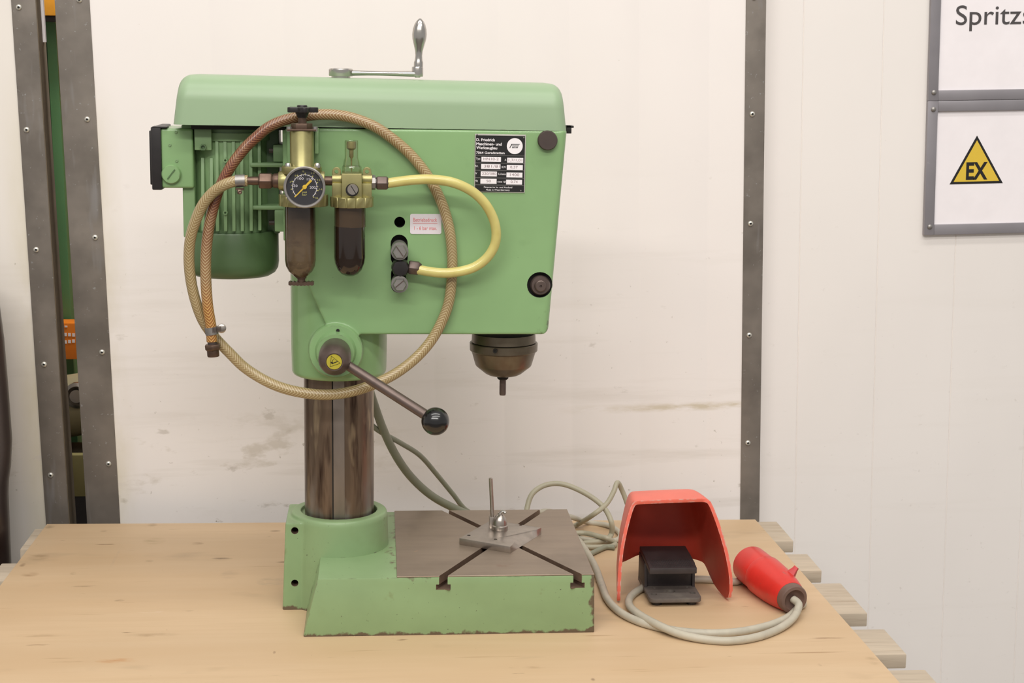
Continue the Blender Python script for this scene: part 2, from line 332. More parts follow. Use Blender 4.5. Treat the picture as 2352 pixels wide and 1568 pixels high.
def mk_hose():
    m = bpy.data.materials.new('braided_hose'); m.use_nodes = True; g = N(m); b = m.node_tree.nodes['Principled BSDF']
    uv = g.xyz('UV'); u, v = uv[0], uv[1]
    tri = g.math('PINGPONG', g.math('MULTIPLY', u, 2.0), .5)                 # two chevron columns round the hose
    ph = g.math('ADD', g.math('MULTIPLY', v, 240.0), g.math('MULTIPLY', tri, 5.0))
    fr = g.math('PINGPONG', ph, .5); th = g.rng(fr, .28, .46)
    fam2 = g.math('SUBTRACT', g.math('MULTIPLY', v, 240.0), g.math('MULTIPLY', tri, 5.0)); th2 = g.rng(g.math('PINGPONG', fam2, .5), .40, .5, 0, .35)
    thr = g.math('MAXIMUM', th, th2)
    stain = g.math('MULTIPLY', g.rng(v, .97, 1.06), g.rng(v, 1.26, 1.16))
    stain = g.math('MULTIPLY', stain, g.noise(18, .2, .55))
    stain2 = g.math('MULTIPLY', g.rng(v, 1.265, 1.30), .8); st_all = g.math('MAXIMUM', stain, g.math('MULTIPLY', g.rng(v, .74, .98), .75))
    base = g.mix(g.noise(14, .3, .7), lin(160, 138, 98), lin(142, 118, 76))
    base = g.mix(stain, g.mix(st_all, base, lin(138, 94, 56)), lin(98, 52, 38)); base = g.mix(stain2, base, lin(150, 92, 40))
    light = g.mix(stain, lin(196, 180, 140), lin(160, 108, 74)); light = g.mix(stain2, light, lin(226, 182, 96))
    m.node_tree.links.new(g.mix(thr, base, light), b.inputs['Base Color'])
    b.inputs['Roughness'].default_value = .32; b.inputs['Coat Weight'].default_value = .3
    bp = g.n('ShaderNodeBump'); bp.inputs['Strength'].default_value = .25; bp.inputs['Distance'].default_value = .0006
    m.node_tree.links.new(thr, bp.inputs['Height']); m.node_tree.links.new(bp.outputs[0], b.inputs['Normal']); return m
m_hose = mk_hose()
m_bowl = mat('smoked_bowl_plastic', (116, 96, 72), .16, var=.1, vs=20, coat=.3, trans=.4, layers=[(lambda g: g.noise(30, .5, .75, (1, 1, 2)), (80, 62, 46)), (lambda g: g.math('MULTIPLY', g.rng(g.xyz()[2], .505, .565), 1.0), (52, 40, 34))])
m_oil = mat('dark_oil_bowl_plastic', (44, 30, 22), .14, var=.15, vs=12, coat=.4, trans=.25)
m_oiltop = mat('smoked_upper_bowl', (84, 66, 48), .18, var=.1, trans=.3)
m_filter = mat('filter_element', (150, 108, 72), .7, var=.2, vs=60)
m_glass = glass('clear_gauge_lens', (.97, .97, .98), .3)
m_dome = glass('clear_sight_dome', (.90, .89, .84), .55)
m_rackg = mat('green_rack_paint', (84, 130, 84), .5, var=.1, vs=4)
m_racko = mat('orange_rack_paint', (222, 122, 28), .45, var=.06, vs=5)
m_beige = mat('beige_wrap', (150, 140, 108), .55, var=.15, vs=8)
m_olive = mat('olive_board', (132, 124, 78), .7, var=.15, vs=9)

# ------------------------------------------------------------------ structure: walls (they lean 1.6 degrees against the pallet)
LEAN = -.028; MW = Matrix.Rotation(LEAN, 4, 'Y'); MWI = MW.inverted(); YW = 2.62; YR = 2.665
def WP(x, y, Y=YW): return MWI @ P(x, y, Y)                          # a point of the wall plane in the wall's own axes
def wobj(name, bm, m, kind='structure', parent=None, bevel=0, label=None):
    o = obj(name, bm, m, parent, bevel, label=label)
    if parent is None:
        o.matrix_world = MW
        if kind: o['kind'] = kind
    return o
def ribbed(bm, x0, x1, z0, z1, Y, thick, grooves, gw=.0022, gd=.0005):  # sheet with shallow pressed grooves
    pts = [(x0, Y)]
    for gx in sorted(grooves): pts += [(gx - gw, Y), (gx, Y + gd), (gx + gw, Y)]
    pts += [(x1, Y), (x1, Y + thick), (x0, Y + thick)]
    zprism(bm, pts, z0, z1)
ZB, ZT = -.95, 1.9
b = new(); ribbed(b, -.4825, .6525, ZB, ZT, YW, .045, [-.245 + .115 * i for i in range(8)]); wobj('wall_back', b, m_wall)
b = new(); ribbed(b, -2.4, -.5130, ZB, ZT, YW, .050, [-.62 - .115 * i for i in range(4)]); wobj('wall_left', b, m_walll)
gr = [WP(xp, 900, YR).x for xp in (1832, 2010, 2184)]; stepx = (gr[2] - gr[0]) / 2
b = new(); ribbed(b, .60, 3.0, ZB, ZT, YR + .002, .045, [gr[0] + stepx * i for i in range(-1, 9)], gw=.0013, gd=.0013); wobj('wall_right', b, m_wallr)
b = new(); box2(b, (-4, 5.2, -.95), (4, 5.3, 4)); o = obj('wall_rear', b, mat('far_dim_wall', (70, 66, 60), .9)); o['kind'] = 'structure'
b = new(); box2(b, (-6, -3, -1.0), (6, 6, -.95)); o = obj('floor', b, m_floor); o['kind'] = 'structure'
# steel strips with rivets
def strip(name, x0, x1, rivets, Y=YW, ret=None, extra=0):
    b = new(); box2(b, (x0, Y - .0025, ZB), (x1, Y + .004, ZT))
    if ret: box2(b, (ret[0], Y + .0035, ZB), (ret[1], Y + .052, ZT))
    o = wobj(name, b, m_galv, bevel=.0008)
    rb = new(); s = .0047; lathe(rb, [(s * 1.0, 0), (s, .0008), (s * .8, .002), (s * .42, .0027), (s * .36, .0016), (0, .0014)], axis_m((0, 0, 0), (0, -1, 0)), 18)
    proto = None
    for xp, yp in rivets:
        q = WP(xp, yp, Y); loc = (q.x, Y - .0025, q.z)
        if proto is None:
            proto = obj('rivet', rb, [m_alu, m_hole], o); proto.location = loc
            for p_ in proto.data.polygons:
                if sqrt(p_.center.x ** 2 + p_.center.z ** 2) < .0017: p_.material_index = 1
        else: inst(proto, loc, o)
    return o
strip('trim_1', -.5505, -.5128, [(44, 17), (62, 298), (84, 573), (102, 836), (117, 1090)])
b = new(); box2(b, (-.5130, YW - .003, ZB), (-.5114, YW + .052, ZT)); wobj('trim_2', b, m_foam, bevel=.0008)
strip('trim_3', -.4835, -.4297, [(183, 0), (201, 274), (219, 545), (235, 808), (250, 1064)])
strip('trim_4', .6193, .6526, [(1731, -6), (1727, 262), (1723, 513), (1720, 769), (1717, 1016)], ret=(.6500, .6524))

# ------------------------------------------------------------------ things seen through the gap
def in_gap(x, y, Y): return P(x, y, Y)
def slant(bm, ea, eb, x0, x1, Y0, Y1):                                # post leaning along the edge ea-eb, offsets x0..x1 from it
    d = (eb - ea) / (eb.z - ea.z); f = lambda z: ea.x + d.x * (z - ea.z)
    prism(bm, [(f(-.95) + x0, -.95), (f(-.95) + x1, -.95), (f(1.9) + x1, 1.9), (f(1.9) + x0, 1.9)], Y0, Y1)
t = thing('rack_upright', P(125, 700, 3.1) * 1, 'dark green steel upright of the storage rack seen through the wall gap', 'rack')
ea, eb = P(133, 150, 3.1), P(162, 700, 3.1)
b = new(); slant(b, ea, eb, -.018, 0, 3.1, 3.18); obj('post', b, m_rackg, t, .002)
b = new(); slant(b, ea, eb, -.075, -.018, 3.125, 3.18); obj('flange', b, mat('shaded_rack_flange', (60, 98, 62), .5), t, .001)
t = thing('rack_brace', P(160, 500, 3.2), 'slender orange steel rack post seen behind the green upright', 'rack')
b = new(); slant(b, ea, eb, -.01, .075, 3.185, 3.22); obj('post', b, m_racko, t, .002)
t = thing('rack_beam', P(150, 790, 3.04), 'orange rack beam with pale lettering low in the wall gap', 'rack')
a = P(120, 742, 3.04); c = P(190, 825, 3.04); b = new(); box2(b, (a.x - .25, 3.04, c.z), (c.x + .25, 3.09, a.z)); obj('beam', b, m_racko, t, .002)
for k, (yy, xx) in enumerate(((750, 148), (768, 156), (784, 156))):
    q = P(xx, yy, 3.04); b = new()
    for j in range(7 if k else 3): box(b, (q.x - .012 + j * .0075, 3.0395, q.z + random.uniform(-.001, .001)), (.005, .001, .006 if k else .003))
    obj('lettering', b, m_white, t, kind='stuff')
t = thing('rack_beam', P(112, 20, 3.04), 'yellow orange rack beam at the top of the wall gap', 'rack')
a = P(95, -60, 3.04); c = P(130, 36, 3.04); b = new(); box2(b, (a.x - .25, 3.04, c.z), (c.x + .25, 3.09, a.z)); obj('beam', b, mat('yellow_rack_paint', (226, 158, 46), .45), t, .002)
b = new(); c2 = P(130, 50, 3.05); box2(b, (a.x - .25, 3.05, c2.z), (c.x + .25, 3.09, c.z)); obj('lower_lip', b, m_black, t, .001)
a, c = WP(92, 0, 2.652), WP(103, 97, 2.652); b = new(); box2(b, (a.x, 2.648, c.z), (a.x + .0055, 2.656, c.z + .9))
o = obj('panel_batten', b, m_white, None, .0006); o.matrix_world = MW; tag(o, 'thin white batten hanging at the top of the wall gap', 'batten')
t = thing('wrapped_roll', P(165, 930, 2.95), 'beige rounded machine casing with a bright bolt seen low in the wall gap', 'machine')
b = new(); o0 = P(170, 930, 2.98); lathe(b, [(.0, -.12), (.045, -.12), (.058, -.10), (.058, .10), (.045, .12), (0, .12)], axis_m((o0.x, 2.98, o0.z), (1, 0, .15)), 32); obj('casing', b, m_beige, t)
b = new(); o1 = P(168, 918, 2.88); lathe(b, [(.024, 0), (.024, .008), (.018, .012), (.012, .004), (.012, .016), (0, .018)], axis_m((o1.x, 2.925, o1.z), (0, -1, 0)), 24); obj('bolt', b, m_chrome, t, label='bright steel bolt')
b = new(); o2 = P(160, 925, 2.88); lathe(b, [(.03, 0), (.03, .006), (0, .006)], axis_m((o2.x - .006, 2.931, o2.z - .012), (0, -1, 0)), 24); obj('seal', b, m_black, t)
b = new(); o3 = P(170, 1020, 2.98); box2(b, (o3.x - .1, 2.93, -.95), (o3.x + .12, 3.0, o3.z)); obj('foot_column', b, mat('dark_machine_foot', (64, 56, 42), .6, var=.2), t, .004)
t = thing('olive_crate', P(180, 1100, 2.85), 'olive yellow board standing at the bottom of the wall gap', 'board')
a = P(150, 1045, 2.86); c = P(205, 1140, 2.86); b = new(); box2(b, (a.x - .15, 2.86, c.z), (c.x + .15, 2.88, a.z)); obj('board', b, m_olive, t, .002)
b = new(); box2(b, (a.x - .15, 2.865, -.95), (c.x + .15, 2.885, c.z)); obj('kick_board', b, m_black, t, .001)

# ------------------------------------------------------------------ dark container at the far left
t = thing('container', (-.70, 2.48, -.95), 'dark brown rounded container standing against the wall by the pallet end', 'container')
b = new(); prof = [(0, .43)] + [(r, z) for z, r in ((.43, .07), (.405, .105), (.37, .118), (.306, .1235), (.22, .127), (.147, .1292), (.105, .126), (.085, .1225), (.06, .1205), (-.05, .1202), (-.4, .119), (-.93, .115), (-.95, .11))] + [(0, -.95)]
lathe(b, prof, Matrix.Translation((-.70, 2.48, 0)), 48); obj('body', b, m_container, t)

# ------------------------------------------------------------------ pallet, plywood
t = thing('stand', (.06, 2.1, -.95), 'grey steel stand carrying the pallet', 'stand')
b = new(); box2(b, (-.42, 1.8, -.19), (.52, 2.42, -.152)); obj('frame', b, m_galv, t, .003)
for x in (-.38, .48):
    for y in (1.84, 2.38):
        b = new(); box2(b, (x - .025, y - .025, -.95), (x + .025, y + .025, -.19)); obj('leg', b, m_galv, t, .003)
pal = thing('pallet', (.06, 2.15, -.152), 'wooden pallet with board ends showing beyond the plywood edges', 'pallet')
TB = -.005; XL, XR = -.556, .648
_e = [G(1823, 1242, TB), G(1888, 1310, TB), G(1993, 1408, TB), G(2083, 1502, TB)]
boards = [(_e[0].y, 2.525), (_e[1].y, G(1797, 1272, TB).y), (_e[2].y, G(1870, 1339, TB).y), (_e[3].y, G(1950, 1445, TB).y), (1.66, G(2050, 1538, TB).y)]
ends = [(-.548, _e[0].x), (-.560, _e[1].x), (-.568, _e[2].x), (-.56, _e[3].x), (-.56, _e[3].x + .006)]
for (y0, y1), (x0, x1) in zip(boards, ends):
    b = new(); nx = 6
    vs = box2(b, (x0, y0, TB - .0195), (x1, y1, TB))
    obj('deck_board', b, m_deckw, pal, .002)
for y0, y1 in ((1.70, 1.80), (2.02, 2.16), (2.38, 2.50)):
    for x0, x1 in ((-.53, -.40), (-.02, .12), (.49, .62)):
        b = new(); box2(b, (x0, y0, -.126), (x1, y1, -.048)); obj('block', b, m_deckw, pal, .002)
for x0, x1 in ((-.53, -.40), (-.02, .12), (.49, .62)):
    b = new(); box2(b, (x0, 1.66, -.048), (x1, 2.525, -.026)); obj('stringer_board', b, m_deckw, pal, .002)
for y0, y1 in ((1.70, 1.80), (2.02, 2.16), (2.38, 2.50)):
    b = new(); box2(b, (-.55, y0, -.152), (.64, y1, -.126)); obj('bottom_board', b, m_deckw, pal, .002)
b = new(); zprism(b, [(-.542, 1.66), (.638, 1.66), (.6225, 2.521), (-.531, 2.534)], -.005, 0)
o = obj('plywood_sheet', b, m_ply, None, .0006); tag(o, 'tan stained plywood sheet covering the pallet under the machine', 'board')
for xp, yp in ((1760, 1197), (1760, 1285), (2003, 1477), (1908, 1348), (1738, 1197)):                     # nail dents in the boards
    pass

# ------------------------------------------------------------------ drill press
XC, YC = -.0545, 2.156
press = thing('drill_press', (XC, YC, 0), 'green bench drill press with coiled air hose and pressure regulator on plywood', 'drill press')
# base casting
YF = 2.001; ZTB = .0803
Afr, Abk = G(1016, 1324, ZTB), G(1247, 1170, ZTB); Bfr, Bbk = G(1330, 1320, ZTB), G(1022, 1171, ZTB)
def tslot(p, q):
    d = (q - p); d.z = 0; d.normalize(); n = Vector((-d.y, d.x, 0)); a = p - d * .08; c = q + d * .08; k = abs(d.y)
    wn, wt = .0056 * k, .0095 * k; b = new()
    pr = [(-wn, .004), (-wn, -.0115), (-wt, -.0115), (-wt, -.0185), (wt, -.0185), (wt, -.0115), (wn, -.0115), (wn, .004)]
    r0 = [b.verts.new(a + n * s + Vector((0, 0, h))) for s, h in pr]; r1 = [b.verts.new(c + n * s + Vector((0, 0, h))) for s, h in pr]
    b.faces.new(r0); b.faces.new(r1[::-1])
    for i in range(8): b.faces.new((r0[i], r0[(i + 1) % 8], r1[(i + 1) % 8], r1[i]))
    return b
b = new()
body = [(-.0978, 0), (.2843, 0), (.2826, .0788), (-.0784, .0788)]
prism(b, body, YF, 2.312); bmesh.ops.recalc_face_normals(b, faces=b.faces[:]); bev(b, .0018, 2)
body_me = evaluated(b, [cut(tslot(Afr, Abk)), cut(tslot(Bfr, Bbk))], [m_base, m_slot])
b = new()                                                            # tower: collar and flanged foot, blended like a casting
lathe(b, [(.0, -.03), (.0700, -.03), (.0685, .07), (.0668, .122), (.0650, .1275), (.052, .1285), (.052, .105), (0, .105)], Matrix.Translation((XC, YC, 0)), 64)
zl = [(-.1325, .0), (-.1262, .112)]
v = box2(b, (-.1320, 2.107, -.03), (-.052, 2.206, .122))
for q in v:
    if q.co.x < -.1 and q.co.z > .05: q.co.x = -.1258
    if q.co.z > .05 and q.co.y < 2.15: q.co.y = 2.1085
holes = new()
for yp in (1219, 1339):
    q = P(677, yp, 2.107); lathe(holes, [(.0, -.02), (.0049, -.02), (.0049, .03), (0, .03)], axis_m((q.x, 2.107, q.z), (0, 1, 0)), 20)
low = new(); box2(low, (-.3, 1.9, -.1), (.3, 2.4, 0))
tow_me = evaluated(b, [('REMESH', dict(mode='VOXEL', voxel_size=.0016)), ('SMOOTH', dict(factor=.5, iterations=7)), cut(low), cut(holes)], [m_base, m_hole])
b = new(); b.from_mesh(body_me); b.from_mesh(tow_me); me = bpy.data.meshes.new('base'); b.to_mesh(me); b.free()
base = meshobj('base', me, [m_base, m_slot], press, 32)
# table plate (milled top)
b = new(); box2(b, (.0236, YF + .0004, .0786), (.2824, 2.311, ZTB)); bev(b, .0004, 1)
plate_me = evaluated(b, [cut(tslot(Afr, Abk)), cut(tslot(Bfr, Bbk))], [m_table, m_slot]); meshobj('table_plate', plate_me, [m_table, m_slot], press, 30, label='milled brown grey steel table with crossing slots')
for p, q in ((Afr, Abk), (Bfr, Bbk)):                                 # slot floors
    d = (q - p).normalized(); n = Vector((-d.y, d.x, 0)); k = abs(d.y); b = new(); fr = p + d * ((YF + .001 - p.y) / d.y); bk = q + d * ((2.310 - q.y) / d.y)
    vs = [b.verts.new(x + n * s * .0094 * k + Vector((0, 0, h))) for h in (-.0188, -.0180) for x, s in ((fr, -1), (fr, 1), (bk, 1), (bk, -1))]
    b.faces.new(vs[:4][::-1]); b.faces.new(vs[4:]); [b.faces.new((vs[i], vs[(i + 1) % 4], vs[4 + (i + 1) % 4], vs[4 + i])) for i in range(4)]
    obj('slot_floor', b, m_slot, press)
# column
b = new(); lathe(b, [(.0475, .100), (.0475, .40)], Matrix.Translation((XC + .0005, YC, 0)), 72); obj('column', b, m_col, press, label='stained bare steel column')
b = new(); k0 = P(779, 1000, 2.109); box2(b, (k0.x - .0078, 2.1072, .105), (k0.x + .0072, 2.13, .34)); obj('column_key', b, m_key, press, .0006)
b = new(); box2(b, (k0.x - .0096, 2.1085, .105), (k0.x - .0080, 2.13, .34)); obj('key_groove', b, m_hole, press)
# head casting
YH = 2.085; YHB = 2.232
b = new()
_h = lambda x, y: (P(x, y, YH).x, P(x, y, YH).z)
hp = [_h(762, 800), _h(800, 800), (_h(800, 800)[0], .385), (.2252, .385), (.2452, .6535), (-.117, .6535), (-.117, _h(665, 560)[1]), _h(700, 640), _h(748, 745)]
prism(b, hp, YH, YHB)
bmesh.ops.recalc_face_normals(b, faces=b.faces[:])
es = [e for e in b.edges if (abs(e.verts[0].co.z - e.verts[1].co.z) > .1 and e.verts[0].co.x > .1) or (e.verts[0].co.z < .39 and e.verts[1].co.z < .39 and e.verts[0].co.x > .1 and e.verts[1].co.x > .1)]
bmesh.ops.bevel(b, geom=es, offset=.009, segments=5, profile=.5, affect='EDGES')
lathe(b, [(0, .320), (.0615, .320), (.0640, .324), (.0648, .36), (.0648, .60), (0, .60)], Matrix.Translation((-.0533, YC, 0)), 64)
q = P(771, 807, 2.078); lathe(b, [(0, -.03), (.0365, -.03), (.0352, .0065), (.0338, .0085), (0, .0085)], axis_m((q.x, 2.082, q.z), (0, -1, 0)), 56)   # boss of the feed lever
q2 = P(655, 300, YH); box2(b, (P(648, 420, YH).x, 2.10, P(648, 556, YH).z), (-.10, 2.20, .653))
holes = new()
def bore(x, y, r, depth, Y=YH): 
    q = P(x, y, Y); s = scl(x, y, Y); lathe(holes, [(0, -.02), (r * s, -.02), (r * s, depth), (0, depth)], axis_m((q.x, Y, q.z), (0, 1, 0)), 28)
bore(1240, 654, 29.5, .008); bore(918, 510, 12.5, .03)
def slotcut(x, y0, y1, r, depth):
    q0, q1 = P(x, y0, YH), P(x, y1, YH); s = r * scl(x, y0, YH); pts = []
    for i in range(13): a = pi * i / 12; pts.append((q0.x + s * cos(a), q0.z + s * sin(a)))
    for i in range(13): a = pi + pi * i / 12; pts.append((q1.x + s * cos(a), q1.z + s * sin(a)))
    prism(holes, pts, YH - .02, YH + depth)
slotcut(917, 558, 592, 19.5, .012); slotcut(915, 628, 655, 17, .012)
low = new(); box2(low, (-.02, 2.0, .36), (.5, 2.4, .3852))
head_me = evaluated(b, [('REMESH', dict(mode='VOXEL', voxel_size=.0016)), ('SMOOTH', dict(factor=.5, iterations=4)), cut(holes)], [m_green, m_hole])
head = meshobj('head', head_me, [m_green, m_hole], press, 40)
for x, y, r, d in ((1240, 654, 29, .0078), (918, 510, 12, .0295)):
    b = new(); ylathe(b, x, y, YH + d, [(0, -.0005), (r, -.0005), (r, .0004), (0, .0004)]); obj('bore_floor', b, m_hole, press)
b = new(); q = P(917, 600, YH + .0116); box2(b, (q.x - .0105, YH + .0116, P(917, 668, YH).z), (q.x + .0105, YH + .0121, P(917, 540, YH).z)); obj('bore_floor', b, m_hole, press)
# cover
b = new(); y0, y1 = YH + .0005, YHB
bot = [(-.2622, .6562), (.2452, .6534)]; top = [(-.2535, .7196), (.2385, .7136)]
va = [b.verts.new((bot[0][0], y0, bot[0][1])), b.verts.new((bot[1][0], y0, bot[1][1])), b.verts.new((bot[1][0], y1, bot[1][1])), b.verts.new((bot[0][0], y1, bot[0][1]))]
vt = [b.verts.new((top[0][0], y0 + .002, top[0][1])), b.verts.new((top[1][0], y0 + .002, top[1][1])), b.verts.new((top[1][0], y1 - .002, top[1][1])), b.verts.new((top[0][0], y1 - .002, top[0][1]))]
b.faces.new(va[::-1]); b.faces.new(vt); [b.faces.new((va[i], va[(i + 1) % 4], vt[(i + 1) % 4], vt[i])) for i in range(4)]
bmesh.ops.recalc_face_normals(b, faces=b.faces[:]); b.edges.ensure_lookup_table()
es = [e for e in b.edges if e.verts[0] in vt and e.verts[1] in vt and abs(e.verts[0].co.x - e.verts[1].co.x) > .1]
bmesh.ops.bevel(b, geom=es, offset=.032, segments=10, profile=.5, affect='EDGES'); b.normal_update()
xm0, xm1 = min(v.co.x for v in b.verts), max(v.co.x for v in b.verts)
ends_ = [f for f in b.faces if abs(f.normal.x) > .9]; es = list({e for f in ends_ for e in f.edges if max(v.co.z for v in e.verts) > .662})
bmesh.ops.bevel(b, geom=es, offset=.015, segments=6, profile=.5, affect='EDGES'); cover = obj('belt_cover', b, m_cover, press, ang=60)
b = new(); box2(b, (-.112, YH + .0040, .650), (.2350, YHB - .012, .6560)); obj('cover_seam', b, m_hole, press)
b = new(); box2(b, (-.240, 2.10, .6500), (-.10, YHB - .004, .6575)); obj('motor_plate', b, m_hole, press)
q = P(1309, 300, 2.15); b = new(); box2(b, (q.x - .006, 2.14, P(1309, 306, 2.15).z), (q.x + .001, 2.16, P(1309, 288, 2.15).z)); box2(b, (q.x - .006, 2.14, P(1309, 293, 2.15).z), (q.x + .004, 2.16, P(1309, 288, 2.15).z)); obj('cover_latch', b, m_black, press, .0006)
b = new(); ylathe(b, 1257, 322, YH, [(0, -.002), (22.5, -.002), (22.5, .006), (20.5, .0075), (0, .0075)], 40); obj('plug_button', b, m_dark, press, label='round dark brown plug')
b = new(); ylathe(b, 1240, 654, YH + .008, [(0, 0), (23, 0), (23, .006), (20, .0085), (14, .0085), (13, .0125), (11, .0135), (3, .0135), (2, .0115), (0, .0115)], 36); obj('pivot_bolt', b, m_hub, press)
for xp, yp in ((911, 770), (1082, 770)):
    q = P(xp, yp, 2.12); b = new(); lathe(b, [(0, .386), (.0036, .386), (.0036, .3815), (0, .3815)], Matrix.Translation((q.x, 2.12, 0)), 12); obj('screw_head', b, m_black, press)
# spindle
b = new(); vlathe(b, 1156, YC, [(0, 742), (70, 742), (70, 781), (0, 781)]); obj('spindle_flange', b, m_hole, press)
sp = [(0, 768), (72.5, 768), (73, 783), (77.5, 784.5), (77.8, 785.2)]
b = new(); vlathe(b, 1157, YC, [(0, 764), (72.5, 764), (73.5, 784), (0, 784)], 56); obj('spindle_sleeve', b, m_bronze, press)
b = new(); vlathe(b, 1157, YC, [(0, 785.5), (76.5, 785.5), (78, 787), (77.5, 803), (76, 804.5), (73.5, 806), (64.5, 836), (62.5, 839.5), (42, 856), (34, 860), (14, 864), (0, 864)], 64); sp_cap = obj('spindle_cap', b, m_bronze, press)
b = new(); q = P(1137, 806, 2.108); lathe(b, [(0, -.002), (.0030, -.002), (.0030, .0006), (.0018, .0006), (.0016, -.0004), (0, -.0004)], axis_m(q, (-.1, -1, -.1)), 16); obj('set_screw', b, m_hole, sp_cap)
b = new(); vlathe(b, 1155, YC, [(0, 860), (13, 860), (13, 868), (10, 871), (0, 871)], 28); obj('collet', b, m_hole, press)
b = new(); vlathe(b, 1155, YC, [(0, 866), (7.4, 866), (7.6, 903), (6.8, 907), (0, 907)], 24); obj('drill_shank', b, m_hub, press)
# feed lever
q = P(771, 807, 2.072); ax = Vector((0, -1, 0)); LV = Vector((q.x, 2.0745, q.z))
b = new(); lathe(b, [(0, -.004), (.0268, -.004), (.0268, .0020), (.0245, .010), (.0242, .0115), (0, .0115)], axis_m(LV, ax), 48); obj('lever_collar', b, m_green, press)
b = new(); lathe(b, [(.0272, -.0012), (.0272, .0009), (.0263, .0009), (.0263, -.0012)], axis_m(LV, ax), 48); obj('collar_joint', b, m_hole, press)
b = new(); lathe(b, [(.0262, -.02), (.0350, -.02), (.0350, .0004), (.0341, .0016), (.0262, .0016)], axis_m(LV, ax), 64); obj('feed_boss', b, m_green, press)
b = new(); q = P(776, 759, 2.0722); lathe(b, [(0, -.001), (.0023, -.001), (.0023, .0006), (0, .0006)], axis_m(q, ax), 14); obj('index_hole', b, m_hole, press)
b = new(); lathe(b, [(0, .008), (.0185, .008), (.0198, .013), (.0207, .030), (.0205, .060), (.0178, .069), (.0115, .0765), (.0105, .0765), (.0100, .0752), (0, .0752)], axis_m(LV, ax), 48); hub = obj('lever_hub', b, m_hub, press)
SF = LV + ax * .0757
b = new(); lathe(b, [(0, -.0005), (.0097, -.0005), (.0097, .0002), (0, .0002)], axis_m(SF, ax), 40); obj('sticker', b, m_stick, hub, label='yellow warning sticker')
tri = [Vector((-.0035, .0075)), Vector((.0078, -.0018)), Vector((-.0052, -.0062))]
b = new()
for i in range(3):
    p, r = tri[i], tri[(i + 1) % 3]; d = (r - p).normalized(); n = Vector((-d.y, d.x)) * .00022
    vs = [b.verts.new((SF.x + v.x, SF.y - .0004, SF.z + v.y)) for v in (p - n, r - n, r + n, p + n)]; b.faces.new(vs)
pts = [(-.0042, -.0003), (-.0028, .0004), (-.0012, -.0010), (.0042, .0010), (.0045, .0002), (-.0010, -.0022), (-.0026, -.0028), (-.0040, -.0016)]
b.faces.new([b.verts.new((SF.x + x, SF.y - .0004, SF.z + z)) for x, z in pts])
pts = [(-.0026, .0002), (-.0022, .0022), (-.0008, .0036), (-.0004, .0033), (-.0017, .0019), (-.0020, .0002)]
b.faces.new([b.verts.new((SF.x + x, SF.y - .0004, SF.z + z)) for x, z in pts]); obj('sticker_print', b, m_ink, hub)
A = LV + ax * .052 + Vector((.012, 0, -.006)); q = P(1000, 967, 1.995); d = (q - A).normalized()
b = new(); lathe(b, [(0, 0), (.0062, 0), (.0064, .02), (.0068, (q - A).length - .012), (.0078, (q - A).length - .010), (.0078, (q - A).length)], axis_m(A, d), 28); obj('lever_rod', b, m_hub, press)
b = new(); bmesh.ops.create_uvsphere(b, u_segments=40, v_segments=24, radius=.0181, matrix=Matrix.Translation(q)); obj('lever_ball', b, m_blackgloss, press, label='glossy black ball grip')
# crank on the cover
b = new(); vlathe(b, 783, YC, [(0, 181), (22, 181), (22, 174.5), (27, 174.5), (28, 172), (28, 160), (26, 157.5), (15, 156), (0, 156)], 40); crank = obj('crank_ring', b, m_chrome, press)
b = new(); p0, p1 = P(800, 167, YC), P(955, 169.5, YC); path = [p0.lerp(p1, i / 10) for i in range(11)]; tube(b, path, lambda s: .0040 - .0009 * sin(pi * min(1, s * 1.1)), 16)
for vv in b.verts: vv.co.y = YC + (vv.co.y - YC) * 1.7
obj('crank_arm', b, m_chrome, press)
b = new(); vlathe(b, 959, YC, [(0, 178), (6, 178), (7, 176), (12.5, 176), (13.2, 172), (13.2, 156), (12, 153), (0, 153)], 28); obj('crank_eye', b, m_chrome, press)
b = new(); vlathe(b, 0 + 961, YC, [(0, 156), (10.8, 155), (10.8, 143), (9.2, 139), (8.0, 128), (9.0, 117), (12.5, 103), (16, 90), (17, 79), (15.8, 67), (12.6, 56), (8.2, 48), (4.4, 44), (2.6, 42.3), (0, 42)], 40)
bz = P(961, 153, YC).z
for vv in b.verts: vv.co.x += (vv.co.z - bz) * .03
obj('crank_handle', b, m_chrome, press, ang=60)
# motor
YM = 2.172
mz0, mz1 = P(534, 532, YM).z, .6545
mo = P(534, 420, YM); MXc = mo.x
b = new(); lathe(b, [(.0525, mz0 - .01), (.0525, mz1)], Matrix.Translation((MXc, YM, 0)), 48)
motor = obj('motor', b, m_motor, press)
b = new(); vlathe(b, 533, YM, [(0, 526), (105, 526), (107, 530), (107, 598), (105, 612), (98, 623), (86, 630), (60, 633.5), (0, 634)], 56); obj('fan_cowl', b, m_cowl, motor)
for i, xp in enumerate((463, 484, 498, 517, 536, 555, 575, 594)):
    top = 364 if i < 2 else 306; q = P(xp, 420, 2.11); dx = q.x - MXc; yo = YM - sqrt(max(.0655 ** 2 - dx * dx, 0)); z1 = P(xp, top, 2.11).z; z0 = P(xp, 531, 2.11).z
    b = new(); vs = box2(b, (q.x - .0022, yo, z0), (q.x + .0022, YM - .02, z1))
    for vv in vs:
        if vv.co.z > (z0 + z1) / 2 and vv.co.y < YM - .03: vv.co.y += .012
    obj('cooling_fin', b, m_motor, motor, .0009)
b = new(); xa, xb2 = P(421, 420, 2.135).x, P(449, 420, 2.135).x; box2(b, (xa, 2.125, mz0 - .003), (xb2, 2.21, mz1)); obj('side_flange', b, m_motor, motor, .002)
